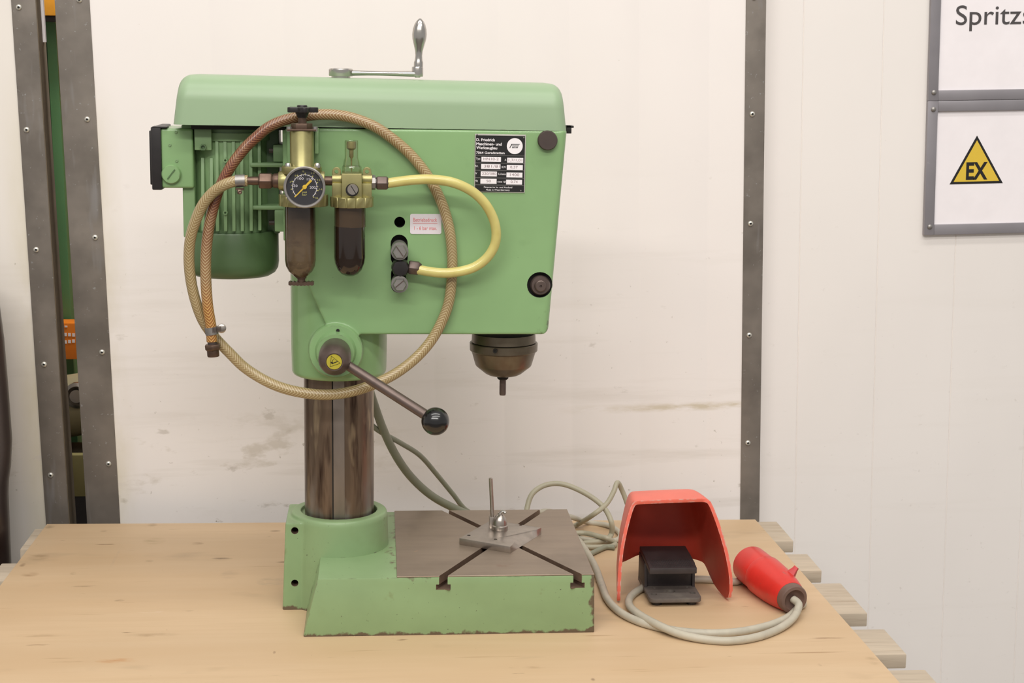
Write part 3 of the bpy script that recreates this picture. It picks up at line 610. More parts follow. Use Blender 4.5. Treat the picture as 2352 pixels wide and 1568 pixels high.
b = new(); box2(b, (P(598, 420, 2.15).x, 2.150, mz0), (P(641, 420, 2.15).x, 2.21, mz1)); obj('dark_recess_block', b, m_cowl, motor, .002)  # dark block added between motor and head, standing in for the recess's shade
b = new(); lathe(b, [(.0, 0), (.056, 0), (.056, .01), (0, .01)], Matrix.Translation((MXc, YM, mz1 - .02)), 40); obj('end_shield', b, m_motor, motor)
# clamp block with hex screw, small fin eyes
q = P(466, 320, 2.112); b = new(); box2(b, (q.x - .011, 2.112, P(466, 345, 2.112).z), (q.x + .011, 2.13, P(466, 296, 2.112).z)); obj('clamp_block', b, m_motor, motor, .0015)
b = new(); ylathe(b, 467, 338, 2.112, [(0, -.001), (8, -.001), (8, .004), (5, .004), (4, .001), (0, .001)], 6); obj('hex_screw', b, m_cowl, motor)
for yp in (368, 488):
    b = new(); ylathe(b, 518, yp, 2.110, [(5.4, -.004), (5.4, .0035), (2.6, .0035), (2.4, 0), (0, 0)], 16); obj('screw_eye', b, m_motor, motor)
for yp in (379, 477):                                                 # lugs that carry the motor on the head
    b = new(); box2(b, (P(577, yp, 2.14).x, 2.118, P(577, yp + 5, 2.118).z), (-.112, 2.20, P(577, yp - 5, 2.118).z)); obj('mounting_lug', b, m_motor, motor, .0025)
b = new(); box2(b, (P(627, 340, 2.13).x, 2.13, P(627, 372, 2.13).z), (-.112, 2.21, P(627, 332, 2.13).z)); obj('mounting_ear', b, m_motor, motor, .002)
b = new(); box2(b, (P(632, 520, 2.13).x, 2.118, P(632, 530, 2.13).z), (-.112, 2.21, P(632, 480, 2.13).z)); obj('mounting_ear', b, m_motor, motor, .002)
for yp in (346, 511):
    b = new(); xlathe(b, yp, 2.135, [(618, 0), (618, 6), (634, 6), (634, 0)], 6); obj('bolt_head', b, m_dark, motor)
# terminal box
YT = 2.118
tb = [P(371, 434, YT), P(428, 296, YT)]
b = new(); box2(b, (tb[0].x, YT, P(400, 432, YT).z), (P(443, 300, YT).x, 2.215, P(400, 295, YT).z)); tbox = obj('terminal_box', b, m_green, press, .0035, 3)
b = new(); xl = P(348, 360, YT).x; box2(b, (xl, YT - .003, P(360, 436, YT).z), (P(370, 300, YT).x, 2.22, P(360, 291, YT).z)); obj('box_lid', b, m_black, tbox, .002, 2)
b = new(); box2(b, (xl - .003, YT + .004, P(360, 425, YT).z), (xl + .001, 2.21, P(360, 300, YT).z)); obj('lid_face', b, m_black, tbox, .0014)
b = new(); box2(b, (P(350, 293, YT).x, YT - .003, P(350, 294, YT).z), (P(384, 293, YT).x, YT + .02, P(350, 290, YT).z)); obj('lid_lip', b, m_black, tbox, .0006)
b = new(); ylathe(b, 394, 400, YT, [(0, -.001), (22.5, -.001), (22.5, .0035), (20, .0055), (0, .0062)], 36); obj('cable_plug', b, m_green, tbox)
q = P(393, 400, YT - .0064); b = new(); box(b, q, (.0015, .0012, .0155), Matrix.Rotation(radians(38), 3, 'Y')); obj('plug_slot', b, m_cowl, tbox)
for xp, yp in ((404, 303), (406, 369), (390, 333)):
    b = new(); ylathe(b, xp, yp, YT, [(0, -.001), (3.6, -.001), (3.6, .001), (1.8, .0012), (0, .0004)], 12); obj('box_screw', b, m_motor, tbox)

# name plate
YN = YH - .0004
pa, pb2, pc_ = P(1091, 307, YN), P(1208, 309, YN), P(1089, 441, YN)
ex = (pb2 - pa).normalized(); ez = Vector((-ex.z, 0, ex.x)); PWd = (pb2 - pa).length; PHt = (pa - pc_).length
rotp = Matrix((ex, (0, 1, 0), ez)).transposed()
npl = new(); box(npl, pa + ex * PWd / 2 - ez * PHt / 2 - Vector((0, .0004, 0)), (PWd, .0008, PHt), rotp); npo = obj('name_plate', npl, m_alu, press, .0002, 1)
OP = pa - Vector((0, .0009, 0))
ux = lambda x: (x - 288) / 1078 * PWd; uz = lambda y: -(y - 150) / 1245 * PHt
def panel(name, x0, y0, x1, y1, m, lift=.0002):
    b = new(); c = OP + ex * (ux(x0) + ux(x1)) / 2 + ez * (uz(y0) + uz(y1)) / 2 - Vector((0, lift, 0)); box(b, c, (ux(x1) - ux(x0), .0003, uz(y0) - uz(y1)), rotp); return obj(name, b, m, npo)
panel('plate_field', 306, 182, 1348, 1382, m_ink, .0000)
for yy in (600, 762, 918, 1078, 1232): panel('plate_line', 310, yy, 1335, yy + 9, m_zinc)
for r in ((432, 636, 845, 740), (978, 648, 1318, 752), (428, 790, 838, 895), (972, 800, 1312, 906), (422, 948, 765, 1052), (968, 962, 1308, 1066), (418, 1104, 762, 1210), (964, 1116, 1304, 1220)): panel('plate_box', *r, m_white)
def ptext(s, x0, x1, yb, capy, m, bold=0.0): text('lettering', s, OP - Vector((0, .0004, 0)), ex, ez, ux(x0), ux(x1), uz(yb), capy / 1245 * PHt, m, npo, .0001, bold=bold)
ptext('D. Friedrich', 318, 708, 303, 58, m_white, .022); ptext('Maschinen- und', 318, 855, 390, 58, m_white, .022); ptext('Werkzeugbau', 318, 762, 472, 58, m_white, .022); ptext('7064 Geradstetten', 318, 920, 574, 52, m_white, .015)
for s, x0, x1, yb in (('Typ', 315, 405, 698), ('Nr.', 308, 370, 858), ('V', 306, 345, 1012), ('Hz', 303, 365, 1172), ('A', 925, 958, 716), ('KW', 865, 955, 872), ('U/min', 795, 955, 1020), ('cos \u03c6', 780, 955, 1182)): ptext(s, x0, x1, yb, 46, m_white)
m_stamp = mat('stamped_print', (150, 132, 134), .5)
for s, x0, x1, yb in (('HN10-2', 475, 795, 705), ('1,7/1,01', 1008, 1296, 720), ('381/81', 490, 828, 862), ('0,37', 1045, 1205, 872), ('220/380', 450, 750, 1018), ('1400', 1045, 1240, 1034), ('50', 545, 640, 1176), ('0,74', 1060, 1210, 1186)): ptext(s, x0, x1, yb, 54, m_stamp)
ptext('Patente im In- und Ausland', 495, 1095, 1300, 36, m_white); ptext('Made in West-Germany', 540, 1045, 1356, 36, m_white)
b = new(); cc = OP + ex * ux(1133) + ez * uz(398); lathe(b, [(0, -.0001), (PWd * 168 / 1078, -.0001), (PWd * 168 / 1078, .0004), (0, .0004)], axis_m(cc, (0, -1, 0)), 40); obj('emblem_disc', b, m_white, npo)
b = new()
def para(x0, x1, y0, y1, sl):
    pts = [(x0 + sl * (y1 - y0), y0), (x1 + sl * (y1 - y0), y0), (x1, y1), (x0, y1)]
    b.faces.new([b.verts.new(OP + ex * ux(x) + ez * uz(y) - Vector((0, .0006, 0))) for x, y in pts])
para(1018, 1034, 350, 440, .5); para(1065, 1240, 350, 358, .5); para(1062, 1225, 366, 374, .5); para(1058, 1218, 382, 388, .5)
for k in range(5): para(1070 + k * 26, 1086 + k * 26, 404, 440, .45)
obj('emblem', b, m_ink, npo)
for x, y in ((335, 168), (1322, 215), (310, 1310), (1282, 1350)):
    b = new(); cc = OP + ex * ux(x) + ez * uz(y); lathe(b, [(0, 0), (.0011, 0), (.0008, .0006), (0, .0008)], axis_m(cc, (0, -1, 0)), 10); obj('plate_rivet', b, m_zinc, npo)
# pressure sticker
pa, pb2, pc_ = P(942, 491, YN), P(1014, 492, YN), P(942, 537, YN)
b = new(); box2(b, (pa.x, YH - .0006, pc_.z), (pb2.x, YH + .002, pa.z)); vs = [e for e in b.edges if abs(e.verts[0].co.y - e.verts[1].co.y) > .0005]
bmesh.ops.bevel(b, geom=vs, offset=.0025, segments=4, profile=.5, affect='EDGES'); stk = obj('pressure_sticker', b, m_label, press)
OS = Vector((pa.x, YH - .0008, pa.z)); sw = (pb2.x - pa.x); sh = pa.z - pc_.z; X3, Z3 = Vector((1, 0, 0)), Vector((0, 0, 1))
text('lettering', 'Betriebsdruck', OS, X3, Z3, sw * .10, sw * .86, -sh * .38, sh * .19, m_pink, stk, .0001)
text('lettering', '1 - 6 bar max.', OS, X3, Z3, sw * .13, sw * .85, -sh * .79, sh * .18, m_pink, stk, .0001)
b = new(); box(b, OS + Vector((sw * .48, 0, -sh * .46)), (sw * .78, .0002, sh * .02)); obj('underline', b, m_pink, stk)

# ---- air service unit
YA = 2.040
b = new(); vlathe(b, 694, YA, [(0, 398), (30, 398), (32, 402), (32, 446), (0, 446)], 40)
xlathe(b, 415, YA, [(640, 0), (640, 21), (651, 24), (664, 24), (664, 0)], 28); xlathe(b, 413, YA, [(724, 0), (724, 22), (746, 20), (746, 0)], 24)
reg = obj('filter_regulator', b, m_brass, press, .0008, 2)
b = new(); vlathe(b, 693, YA, [(0, 297), (26.5, 297), (27.5, 300), (27.5, 384), (30, 388), (0, 388)], 40); obj('spring_housing', b, m_brass, reg)
b = new(); vlathe(b, 693, YA, [(0, 381), (44, 381), (46.5, 384), (46.5, 392), (44, 399), (0, 399)], 40); obj('flange', b, m_brass, reg)
for xp in (662, 729):
    b = new(); q = P(xp, 381, YA - .01); lathe(b, [(0, -.002), (.0042, -.002), (.0042, .002), (.0028, .0038), (.001, .004), (0, .003)], Matrix.Translation(q), 14); obj('flange_screw', b, m_chrome, reg)
b = new(); vlathe(b, 693, YA, [(0, 283), (25, 283), (25, 297), (0, 297)], 6); obj('hex_nut', b, m_brown, reg, .0008)
b = new(); box2(b, (P(661, 294, YA).x, YA - .016, P(661, 299, YA).z), (P(727, 294, YA).x, YH, P(661, 295, YA).z)); obj('mounting_bracket', b, m_brown, reg, .0006)
b = new(); box2(b, (P(723, 300, 2.06).x, 2.05, P(723, 352, 2.06).z), (P(732, 300, 2.06).x, YH, P(723, 295, 2.06).z)); obj('bracket_leg', b, m_motor, reg, .001)
for xp in (664, 724):
    b = new(); q = P(xp, 296, YA - .012); lathe(b, [(0, -.003), (.0032, -.003), (.0032, .0028), (0, .003)], Matrix.Translation(q), 6); obj('bracket_screw', b, m_zinc, reg)
b = new(); vlathe(b, 694, YA, [(0, 258), (10, 258), (10, 285), (0, 285)], 20); obj('spindle', b, m_brown, reg)
b = new(); o0 = P(694, 252, YA); s = scl(694, 252, YA); pts = []
for i in range(60):
    a = 2 * pi * i / 60; rr = (31 + 6.5 * cos(5 * a + .4)) * s; pts.append((o0.x + rr * cos(a), YA + rr * sin(a)))
zprism(b, pts, P(694, 258, YA).z, P(694, 246, YA).z); knob = obj('adjusting_knob', b, m_black, reg, .0010, 2, label='black lobed plastic knob')
b = new(); vlathe(b, 694, YA, [(0, 241.5), (11, 241.5), (12, 243), (12, 247), (0, 247)], 20); vlathe(b, 694, YA, [(0, 256), (17, 256), (11, 270), (0, 270)], 20); obj('knob_boss', b, m_black, reg)
def ring_nut(xp, y0, y1, R, par, n=14):
    o0 = P(xp, y0, YA); s = scl(xp, y0, YA); b = new(); pts = []
    for i in range(n):
        for f, k in ((.10, 1.0), (.90, 1.0), (.93, .955), (.985, .955)):
            a = 2 * pi * (i + f) / n; pts.append((o0.x + R * k * s * cos(a), YA + R * k * s * sin(a)))
    zprism(b, pts, P(xp, y1, YA).z, P(xp, y0, YA).z); return obj('ring_nut', b, m_brass, par, .0005, 1)
ring_nut(697, 446, 472, 57, reg)
b = new(); vlathe(b, 689, YA, [(0, 470), (34.5, 470), (35.5, 478), (35.5, 596), (33.5, 610), (28, 622), (20, 630), (13, 636), (0, 636)], 48); obj('filter_bowl', b, m_bowl, reg, label='smoked brown filter bowl')
b = new(); vlathe(b, 689, YA, [(0, 472), (22, 472), (22, 520), (16, 530), (16, 548), (24, 552), (24, 558), (0, 560)], 28); obj('filter_element', b, m_filter, reg)
b = new(); vlathe(b, 692, YA, [(0, 632), (12, 632), (12, 638), (9, 640), (9, 650), (0, 650)], 20); obj('drain_valve', b, m_brown, reg)
b = new()
q0, q1 = P(663, 651, YA), P(721, 651, YA); n = 14; pts = []
for i in range(n + 1): tt = i / n; pts.append((q0.x + (q1.x - q0.x) * tt, q0.z + .0018 + (.0010 if i % 2 else 0) + .0012 * abs(tt - .5)))
for i in range(n, -1, -1): tt = i / n; pts.append((q0.x + (q1.x - q0.x) * tt, q0.z - .0016 - (.0008 if i % 2 else 0) + .0012 * abs(tt - .5)))
prism(b, pts, YA - .006, YA + .006); obj('wing_nut', b, m_brown, reg)
# supply side: hose barb and union
b = new(); xlathe(b, 415, YA, [(566, 0), (566, 9), (580, 10), (596, 10), (596, 0)]); obj('hose_barb', b, m_brown, reg)
b = new(); xlathe(b, 415, YA, [(594, 0), (594, 17), (597, 20), (622, 20), (626, 17), (626, 0)], 6); obj('union_nut', b, m_brown, reg, .0008)
b = new(); xlathe(b, 415, YA, [(624, 0), (624, 13), (630, 17), (636, 17), (642, 19), (642, 0)]); obj('union_neck', b, m_brown, reg)
# pressure gauge
YG = 1.998
gs = scl(700, 429, YG)
b = new(); ylathe(b, 700, 429, YG, [(0, -.022), (20, -.022), (44, -.018), (46, -.014), (46.5, .003), (48, .0035), (48, .0068), (46, .0075), (42.5, .0072), (41.5, .005), (41.5, .0012), (0, .0012)], 56); gau = obj('pressure_gauge', b, m_zinc, press, label='round pressure gauge with black dial')
GO = P(700, 429, YG)
b = new(); lathe(b, [(0, .0010), (41.4 * gs, .0010), (41.4 * gs, .0017), (0, .0017)], axis_m(GO, (0, -1, 0)), 48); obj('dial', b, m_dial, gau)
D0 = GO + Vector((0, -.0019, 0)); dial_xy = lambda a, r: (r * gs * sin(a), r * gs * cos(a))
A0, A1 = radians(-134), radians(139)
def dial_poly(b, pts, lift=0): b.faces.new([b.verts.new(D0 + Vector((x, -lift, z))) for x, z in pts])
b = new(); n = 48
for i in range(n):
    a, c = A0 + (A1 - A0) * i / n, A0 + (A1 - A0) * (i + 1) / n; dial_poly(b, [dial_xy(a, 27.6), dial_xy(c, 27.6), dial_xy(c, 28.8), dial_xy(a, 28.8)])
obj('scale_arc', b, m_white, gau)
b = new()
for i in range(17):
    a = A0 + (A1 - A0) * i / 16; w_ = .035 if i % 2 == 0 else .022; dial_poly(b, [dial_xy(a - w_, 28.8), dial_xy(a + w_, 28.8), dial_xy(a + w_, 32.5 if i % 2 == 0 else 31), dial_xy(a - w_, 32.5 if i % 2 == 0 else 31)])
obj('bar_ticks', b, m_ytick, gau)
b = new()
for i in range(24):
    a = A0 + (A1 - A0) * i / 23.5; w_ = .03 if i % 5 == 0 else .015; dial_poly(b, [dial_xy(a - w_, 25.0 if i % 5 == 0 else 26), dial_xy(a + w_, 25.0 if i % 5 == 0 else 26), dial_xy(a + w_, 27.6), dial_xy(a - w_, 27.6)])
obj('psi_ticks', b, m_white, gau)
for s, x, y, m in (('50', 380, 665, m_white), ('100', 495, 500, m_white), ('150', 700, 515, m_white), ('200', 762, 700, m_white), ('psi', 578, 805, m_ytick), ('bar', 582, 865, m_ytick), ('8', 555, 335, m_ytick), ('10', 775, 372, m_ytick), ('12', 905, 528, m_ytick), ('14', 945, 740, m_ytick), ('16', 850, 935, m_ytick), ('6', 382, 435, m_ytick), ('4', 262, 580, m_ytick)):
    xx = (x - 585) / 9.8 * gs; zz = -(y - 688) / 9.8 * gs; fs = .75 if m is m_ytick else .95; cw = .0025 * len(s) * fs
    text('numeral', s, D0, X3, Z3, xx - cw / 2, xx + cw / 2, zz - .0014 * fs, .0031 * fs, m, gau, .0001)
b = new(); d = Vector((-.70, -.714)); n = Vector((-d.y, d.x))
def nd(p): return (p.x * gs, p.y * gs)
dial_poly(b, [nd(d * 33 - n * 1.0), nd(d * 33 + n * 1.0), nd(n * 1.9), nd(-n * 1.9)], .0014)
dial_poly(b, [nd(n * 2.3), nd(-n * 2.3), nd(-d * 22 - n * 2.6), nd(-d * 22 + n * 2.6)], .0014)
lathe(b, [(0, 0), (5.2 * gs, 0), (4.8 * gs, .0022), (0, .0026)], axis_m(D0, (0, -1, 0)), 24); obj('needle', b, m_needle, gau)
b = new(); lathe(b, [(0, .0052), (41 * gs, .0046), (41 * gs, .0050), (0, .0060)], axis_m(GO, (0, -1, 0)), 40); obj('gauge_lens', b, m_glass, gau)
# nipple between the two units
b = new(); xlathe(b, 415, YA, [(742, 0), (742, 11), (764, 11), (764, 0)]); obj('connecting_nipple', b, m_brown, press)
# lubricator
b = new(); box2(b, (P(785, 420, YA - .02).x, YA - .021, P(785, 452, YA).z), (P(831, 420, YA - .02).x, YA + .021, P(785, 396, YA).z))
box2(b, (P(763, 420, YA).x, YA - .013, P(785, 452, YA).z), (P(786, 420, YA).x, YA + .014, P(785, 419, YA).z)); box2(b, (P(831, 420, YA).x, YA - .013, P(785, 452, YA).z), (P(854, 420, YA).x, YA + .014, P(785, 419, YA).z))
lub = obj('lubricator', b, m_brass, press, .0012, 2)
for x0, x1 in ((763, 785), (832, 855)):
    b = new(); xlathe(b, 412, YA - .003, [(x0, 0), (x0, 13.5), (x1, 13.5), (x1, 0)], 28); obj('port_boss', b, m_brass, lub, .0006)
for xp in (773, 843):
    b = new(); q = P(xp, 394, YA - .006); r = 10 * scl(xp, 394, YA); pts = [(q.x + r * cos(pi * i / 12), q.z + r * sin(pi * i / 12)) for i in range(13)] + [(q.x - r, q.z - .012), (q.x + r, q.z - .012)]
    prism(b, pts, YA - .008, YA + .003); bmesh.ops.recalc_face_normals(b, faces=b.faces[:]); bev(b, .0006, 1)
    h = new(); lathe(h, [(0, -.03), (.0026, -.03), (.0026, .03), (0, .03)], axis_m((q.x, YA, q.z), (0, 1, 0)), 18); meshobj('eyelet', evaluated(b, [cut(h)]), m_brass, lub)
b = new(); vlathe(b, 808, YA, [(0, 380), (20, 380), (22.5, 383), (22.5, 397), (0, 397)], 8); obj('dome_seat', b, m_dome, lub)
b = new(); vlathe(b, 807, YA, [(0, 322), (14.5, 322), (15.5, 325), (15.5, 362), (18, 371), (20, 382), (0, 382)], 28); obj('sight_dome', b, m_dome, lub, label='clear sight dome')
b = new(); vlathe(b, 807, YA, [(0, 325), (10.5, 325), (11, 328), (11, 340), (8, 343), (5, 345), (5, 360), (2, 364), (1.2, 394), (0, 394)], 20); obj('drip_tube', b, m_brass, lub)
b = new(); o_ = P(810, 433, YA - .021); ylathe(b, 809, 436, YA - .020, [(0, 0), (15, 0), (15, .002), (12.6, .002), (12.6, .0085), (0, .0085)], 32); obj('needle_screw', b, m_black, lub)
q = P(810, 434, YA - .0287); b = new(); ylathe(b, 810, 435, YA - .0286, [(0, 0), (12.4, 0), (12, .0006), (0, .0006)], 32); obj('screw_face', b, m_steel, lub)
b = new(); box(b, P(812, 436, YA - .0293), (.0009, .0006, .0125), Matrix.Rotation(radians(-32), 3, 'Y')); obj('screw_slot', b, m_hole, lub)
ring_nut(808, 451, 474, 50, lub)
b = new(); vlathe(b, 804, YA, [(0, 472), (35.5, 472), (36, 478), (36, 520), (0, 520)], 48); obj('upper_bowl', b, m_oiltop, lub)
b = new(); vlathe(b, 803, YA, [(0, 519), (36, 519), (36, 590), (34, 604), (28, 619), (20, 628), (10, 633), (0, 634)], 48); obj('oil_bowl', b, m_oil, lub, label='dark oil filled bowl')
b = new(); xlathe(b, 419, YA, [(854, 0), (854, 17), (862, 17), (863, 12), (866, 12), (866, 0)], 8); obj('outlet_bush', b, m_zinc, press)
b = new(); xlathe(b, 420, YA, [(864, 0), (864, 14), (867, 17), (888, 17), (891, 14), (893, 11), (893, 0)], 6); obj('outlet_nut', b, m_hub, press, .0007)
# fittings on the head front
YB = YH - .026
b = new(); ylathe(b, 917, 568, YH + .008, [(0, 0), (18, 0), (18.5, .010), (18.5, .034), (0, .034)], 32); v1 = obj('valve_stem', b, m_zinc, press)
b = new(); ylathe(b, 918, 577, YH - .024, [(0, 0), (20, 0), (20, .003), (0, .003)], 32); ylathe(b, 918, 577, YH - .026, [(0, 0), (17, 0), (17, .008), (15, .010), (0, .010)], 6); obj('stem_screw', b, m_zinc, v1)
b = new(); box(b, P(918, 577, YH - .0362), (.0012, .0006, .016), Matrix.Rotation(radians(-35), 3, 'Y')); obj('screw_slot', b, m_hub, v1)
b = new(); ylathe(b, 916, 645, YH + .008, [(0, 0), (17, 0), (17.5, .010), (17.5, .030), (0, .030)], 32); v2 = obj('valve_stem', b, m_zinc, press)
b = new(); ylathe(b, 918, 652, YH - .022, [(0, 0), (19.5, 0), (19.5, .003), (0, .003)], 32); ylathe(b, 918, 652, YH - .024, [(0, 0), (16, 0), (16, .008), (14, .010), (0, .010)], 6); obj('stem_screw', b, m_zinc, v2)
b = new(); box(b, P(918, 652, YH - .0342), (.0012, .0006, .014), Matrix.Rotation(radians(50), 3, 'Y')); obj('screw_slot', b, m_hub, v2)
b = new(); ylathe(b, 919, 609, YH + .008, [(0, 0), (20, 0), (21, .012), (21, .030), (18, .034), (0, .034)], 8); elb = obj('elbow_fitting', b, m_black, press, .001)
b = new(); q = P(938, 613, YH - .016); s_ = scl(938, 613, YH); lathe(b, [(0, 0), (15 * s_, 0), (17 * s_, 3 * s_), (17 * s_, 22 * s_), (14 * s_, 26 * s_), (11 * s_, 30 * s_), (0, 30 * s_)], axis_m(q, (1, 0, -.12)), 6); obj('elbow_nut', b, m_hub, elb, .0007)
# yellow air tube
YY = 2.042
pts = [(888, 421, 2.04), (915, 417, 2.04), (950, 413, 2.04), (990, 412, 2.04), (1040, 419, 2.041), (1085, 440, 2.045), (1118, 473, 2.05), (1137, 515, 2.055), (1138, 556, 2.058), (1120, 590, 2.06), (1088, 614, 2.061), (1045, 625, 2.061), (1005, 626, 2.062), (960, 619, 2.067)]
b = new(); tube(b, smooth_path([P(*p) for p in pts], 8), .0064, 18, (0, -1, 0)); obj('air_tube', b, m_tubey, press, ang=80, label='translucent yellow air tube')

# ------------------------------------------------------------------ air hose
hose = thing('air_hose', P(490, 800, 2.06), 'braided amber air hose looped over the regulator of the drill press', 'hose')
hp_ = [(569, 415, 2.040), (552, 415, 2.040), (536, 417, 2.040), (512, 426, 2.042), (488, 443, 2.046), (466, 470, 2.050), (450, 505, 2.053), (438, 545, 2.056), (434, 590, 2.058), (438, 640, 2.060), (449, 690, 2.062), (466, 735, 2.066), (492, 773, 2.070), (530, 813, 2.070), (561, 843, 2.070), (604, 871, 2.068), (650, 891, 2.062), (704, 903, 2.055), (757, 906, 2.052), (811, 898, 2.052), (864, 880, 2.056), (911, 856, 2.062), (954, 823, 2.068), (989, 784, 2.073), (1014, 740, 2.0755), (1031, 693, 2.0760), (1038, 633, 2.0765), (1038, 579, 2.0765), (1032, 526, 2.0765), (1018, 475, 2.0765), (997, 429, 2.0765), (973, 391, 2.0765), (939, 351, 2.0765), (898, 316, 2.0765), (855, 288, 2.0765), (798, 268, 2.0765), (737, 263, 2.074), (668, 272, 2.070), (622, 289, 2.066), (590, 314, 2.064), (560, 343, 2.062), (530, 383, 2.060), (504, 432, 2.060), (488, 484, 2.060), (478, 535, 2.058), (473, 590, 2.056), (473, 643, 2.054), (477, 700, 2.053), (484, 745, 2.053), (487, 784, 2.053)]
b = new(); tube(b, smooth_path([P(*p) for p in hp_], 10), lambda s: .0070, 20, (0, -1, 0)); obj('hose_body', b, m_hose, hose, ang=80)
b = new(); q = P(552, 415, 2.04); lathe(b, [(.0072, -.006), (.0078, -.006), (.0078, .006), (.0072, .006)], axis_m(q, (1, 0, .05)), 28); cl = obj('inlet_clamp', b, m_zinc, hose)
b = new(); q = P(550, 441, 2.036); lathe(b, [(0, -.004), (.0032, -.004), (.0032, .004), (.0018, .0045), (0, .0035)], axis_m(q, (.2, -1, .1)), 6); box(b, P(551, 434, 2.038), (.010, .006, .003)); obj('clamp_screw', b, m_brown, cl)
q = P(486, 759, 2.0535); dn = (P(486, 770, 2.053) - P(484, 745, 2.053)).normalized()
b = new(); lathe(b, [(.0074, -.0048), (.0084, -.0048), (.0084, .0048), (.0074, .0048)], axis_m(q, dn + Vector((.1, 0, 0))), 32); cl = obj('hose_clamp', b, m_zinc, hose)
b = new(); q1 = P(509, 754, 2.050); lathe(b, [(0, -.002), (.0058, -.002), (.0058, .002), (.0044, .0030), (0, .0030)], axis_m(q1, (0, -1, 0)), 24); obj('clamp_screw', b, m_steel, cl)
b = new(); q2 = P(493, 757, 2.0445); 
for i in range(6): box(b, P(489 + i * 3.4, 758 - i * .5, 2.0447), (.0007, .0008, .0068))
obj('clamp_teeth', b, m_hub, cl)
b = new(); o1 = P(487, 780, 2.053); s_ = scl(487, 790, 2.053); lathe(b, [(0, 0), (11 * s_, 0), (11 * s_, 11 * s_), (0, 11 * s_)], axis_m(o1, dn), 20); obj('end_ferrule', b, m_dark, hose)
b = new(); o1 = P(488, 790, 2.053); lathe(b, [(0, 0), (18 * s_, 0), (19.5 * s_, 2 * s_), (19 * s_, 11 * s_), (15 * s_, 15 * s_), (0, 15 * s_)], axis_m(o1, dn), 6); obj('end_nut', b, m_brown, hose, .0006)
b = new(); o1 = P(489, 803, 2.053); lathe(b, [(0, 0), (14 * s_, 0), (14 * s_, 14 * s_), (13 * s_, 16 * s_), (10 * s_, 16 * s_), (10 * s_, 8 * s_), (0, 8 * s_)], axis_m(o1, dn), 24); obj('end_thread', b, m_brown, hose)

# ------------------------------------------------------------------ fixture plate on the table
fx = thing('fixture_plate', G(1160, 1225, ZTB), 'bright steel fixture plate with upright pin lying on the slotted table', 'fixture')
zp = ZTB + .0001; th = .0092
c1, c2, c3 = G(1055, 1250, zp), G(1172, 1270, zp), G(1243, 1226, zp); c4 = c1 + (c3 - c2)
b = new(); nseg = 12; pts = [c1, c2] + [c2.lerp(c3, i / nseg) for i in range(1, nseg)] + [c3, c4]
zprism(b, [(p.x, p.y) for p in pts], zp, zp + th)
for vv in b.verts:                                                   # hollow ground out of the right-hand edge
    if vv.co.z > zp + .005:
        d = (c3 - c2); tt = (Vector((vv.co.x, vv.co.y, c2.z)) - c2).dot(d) / d.length_squared
        off = (Vector((vv.co.x, vv.co.y, c2.z)) - (c2 + d * tt)).length
        if off < .002 and .05 < tt < .98:
            k_ = sin(pi * tt ** 1.25); inn = (c1 - c2).normalized(); vv.co.z -= .0030 * k_; vv.co.x += inn.x * .012 * k_; vv.co.y += inn.y * .012 * k_
bmesh.ops.recalc_face_normals(b, faces=b.faces[:]); bev(b, .0012, 2, 50)
h = new()
for x, y in ((1077, 1229), (1138, 1238), (1196, 1205)):
    q = G(x, y, zp + th); lathe(h, [(0, -.005), (.0026, -.005), (.0026, .01), (0, .01)], Matrix.Translation(q), 14)
meshobj('plate', evaluated(b, [cut(h)]), m_steel, fx, 40)
zt = zp + th
q = G(1148, 1214, zt); sN = scl(1148, 1200, q.y)
b = new(); lathe(b, [(0, -.0005), (18 * sN, -.0005), (18.6 * sN, .0006), (18.6 * sN, .0050), (17.2 * sN, .0058), (16.4 * sN, .0062), (16.2 * sN, .0110), (14.6 * sN, .0142), (11.5 * sN, .0182), (7.5 * sN, .0208), (5.5 * sN, .0216), (5 * sN, .0235), (0, .0240)], Matrix.Translation(q), 36); obj('nozzle', b, m_steel, fx)
b = new(); tube(b, smooth_path([q + Vector((0, 0, .0215)), q + Vector((.0022, 0, .0250)), q + Vector((.0052, -.001, .0255)), q + Vector((.0075, -.003, .0235))], 5), .0024, 12); obj('nozzle_tip', b, m_chrome, fx)
b = new(); r = G(1131, 1211, zt); box2(b, (r.x - .0045, r.y - .005, zt - .0004), (r.x + .0045, r.y + .006, zt + .0165)); obj('pin_block', b, m_steel, fx, .0008)
b = new(); a = Vector((r.x, r.y, zt + .012)); e = P(1127, 1097, r.y); lathe(b, [(0, 0), (.0028, 0), (.0028, (e - a).length - .0006), (.0022, (e - a).length), (0, (e - a).length)], axis_m(a, e - a), 18); obj('upright_pin', b, m_steel, fx)
b = new(); g2 = (G(1148, 1214, zt) + Vector((-.004, 0, .013))); tube(b, [r + Vector((0, 0, .014)), g2], .0022, 10); obj('cross_arm', b, m_steel, fx)

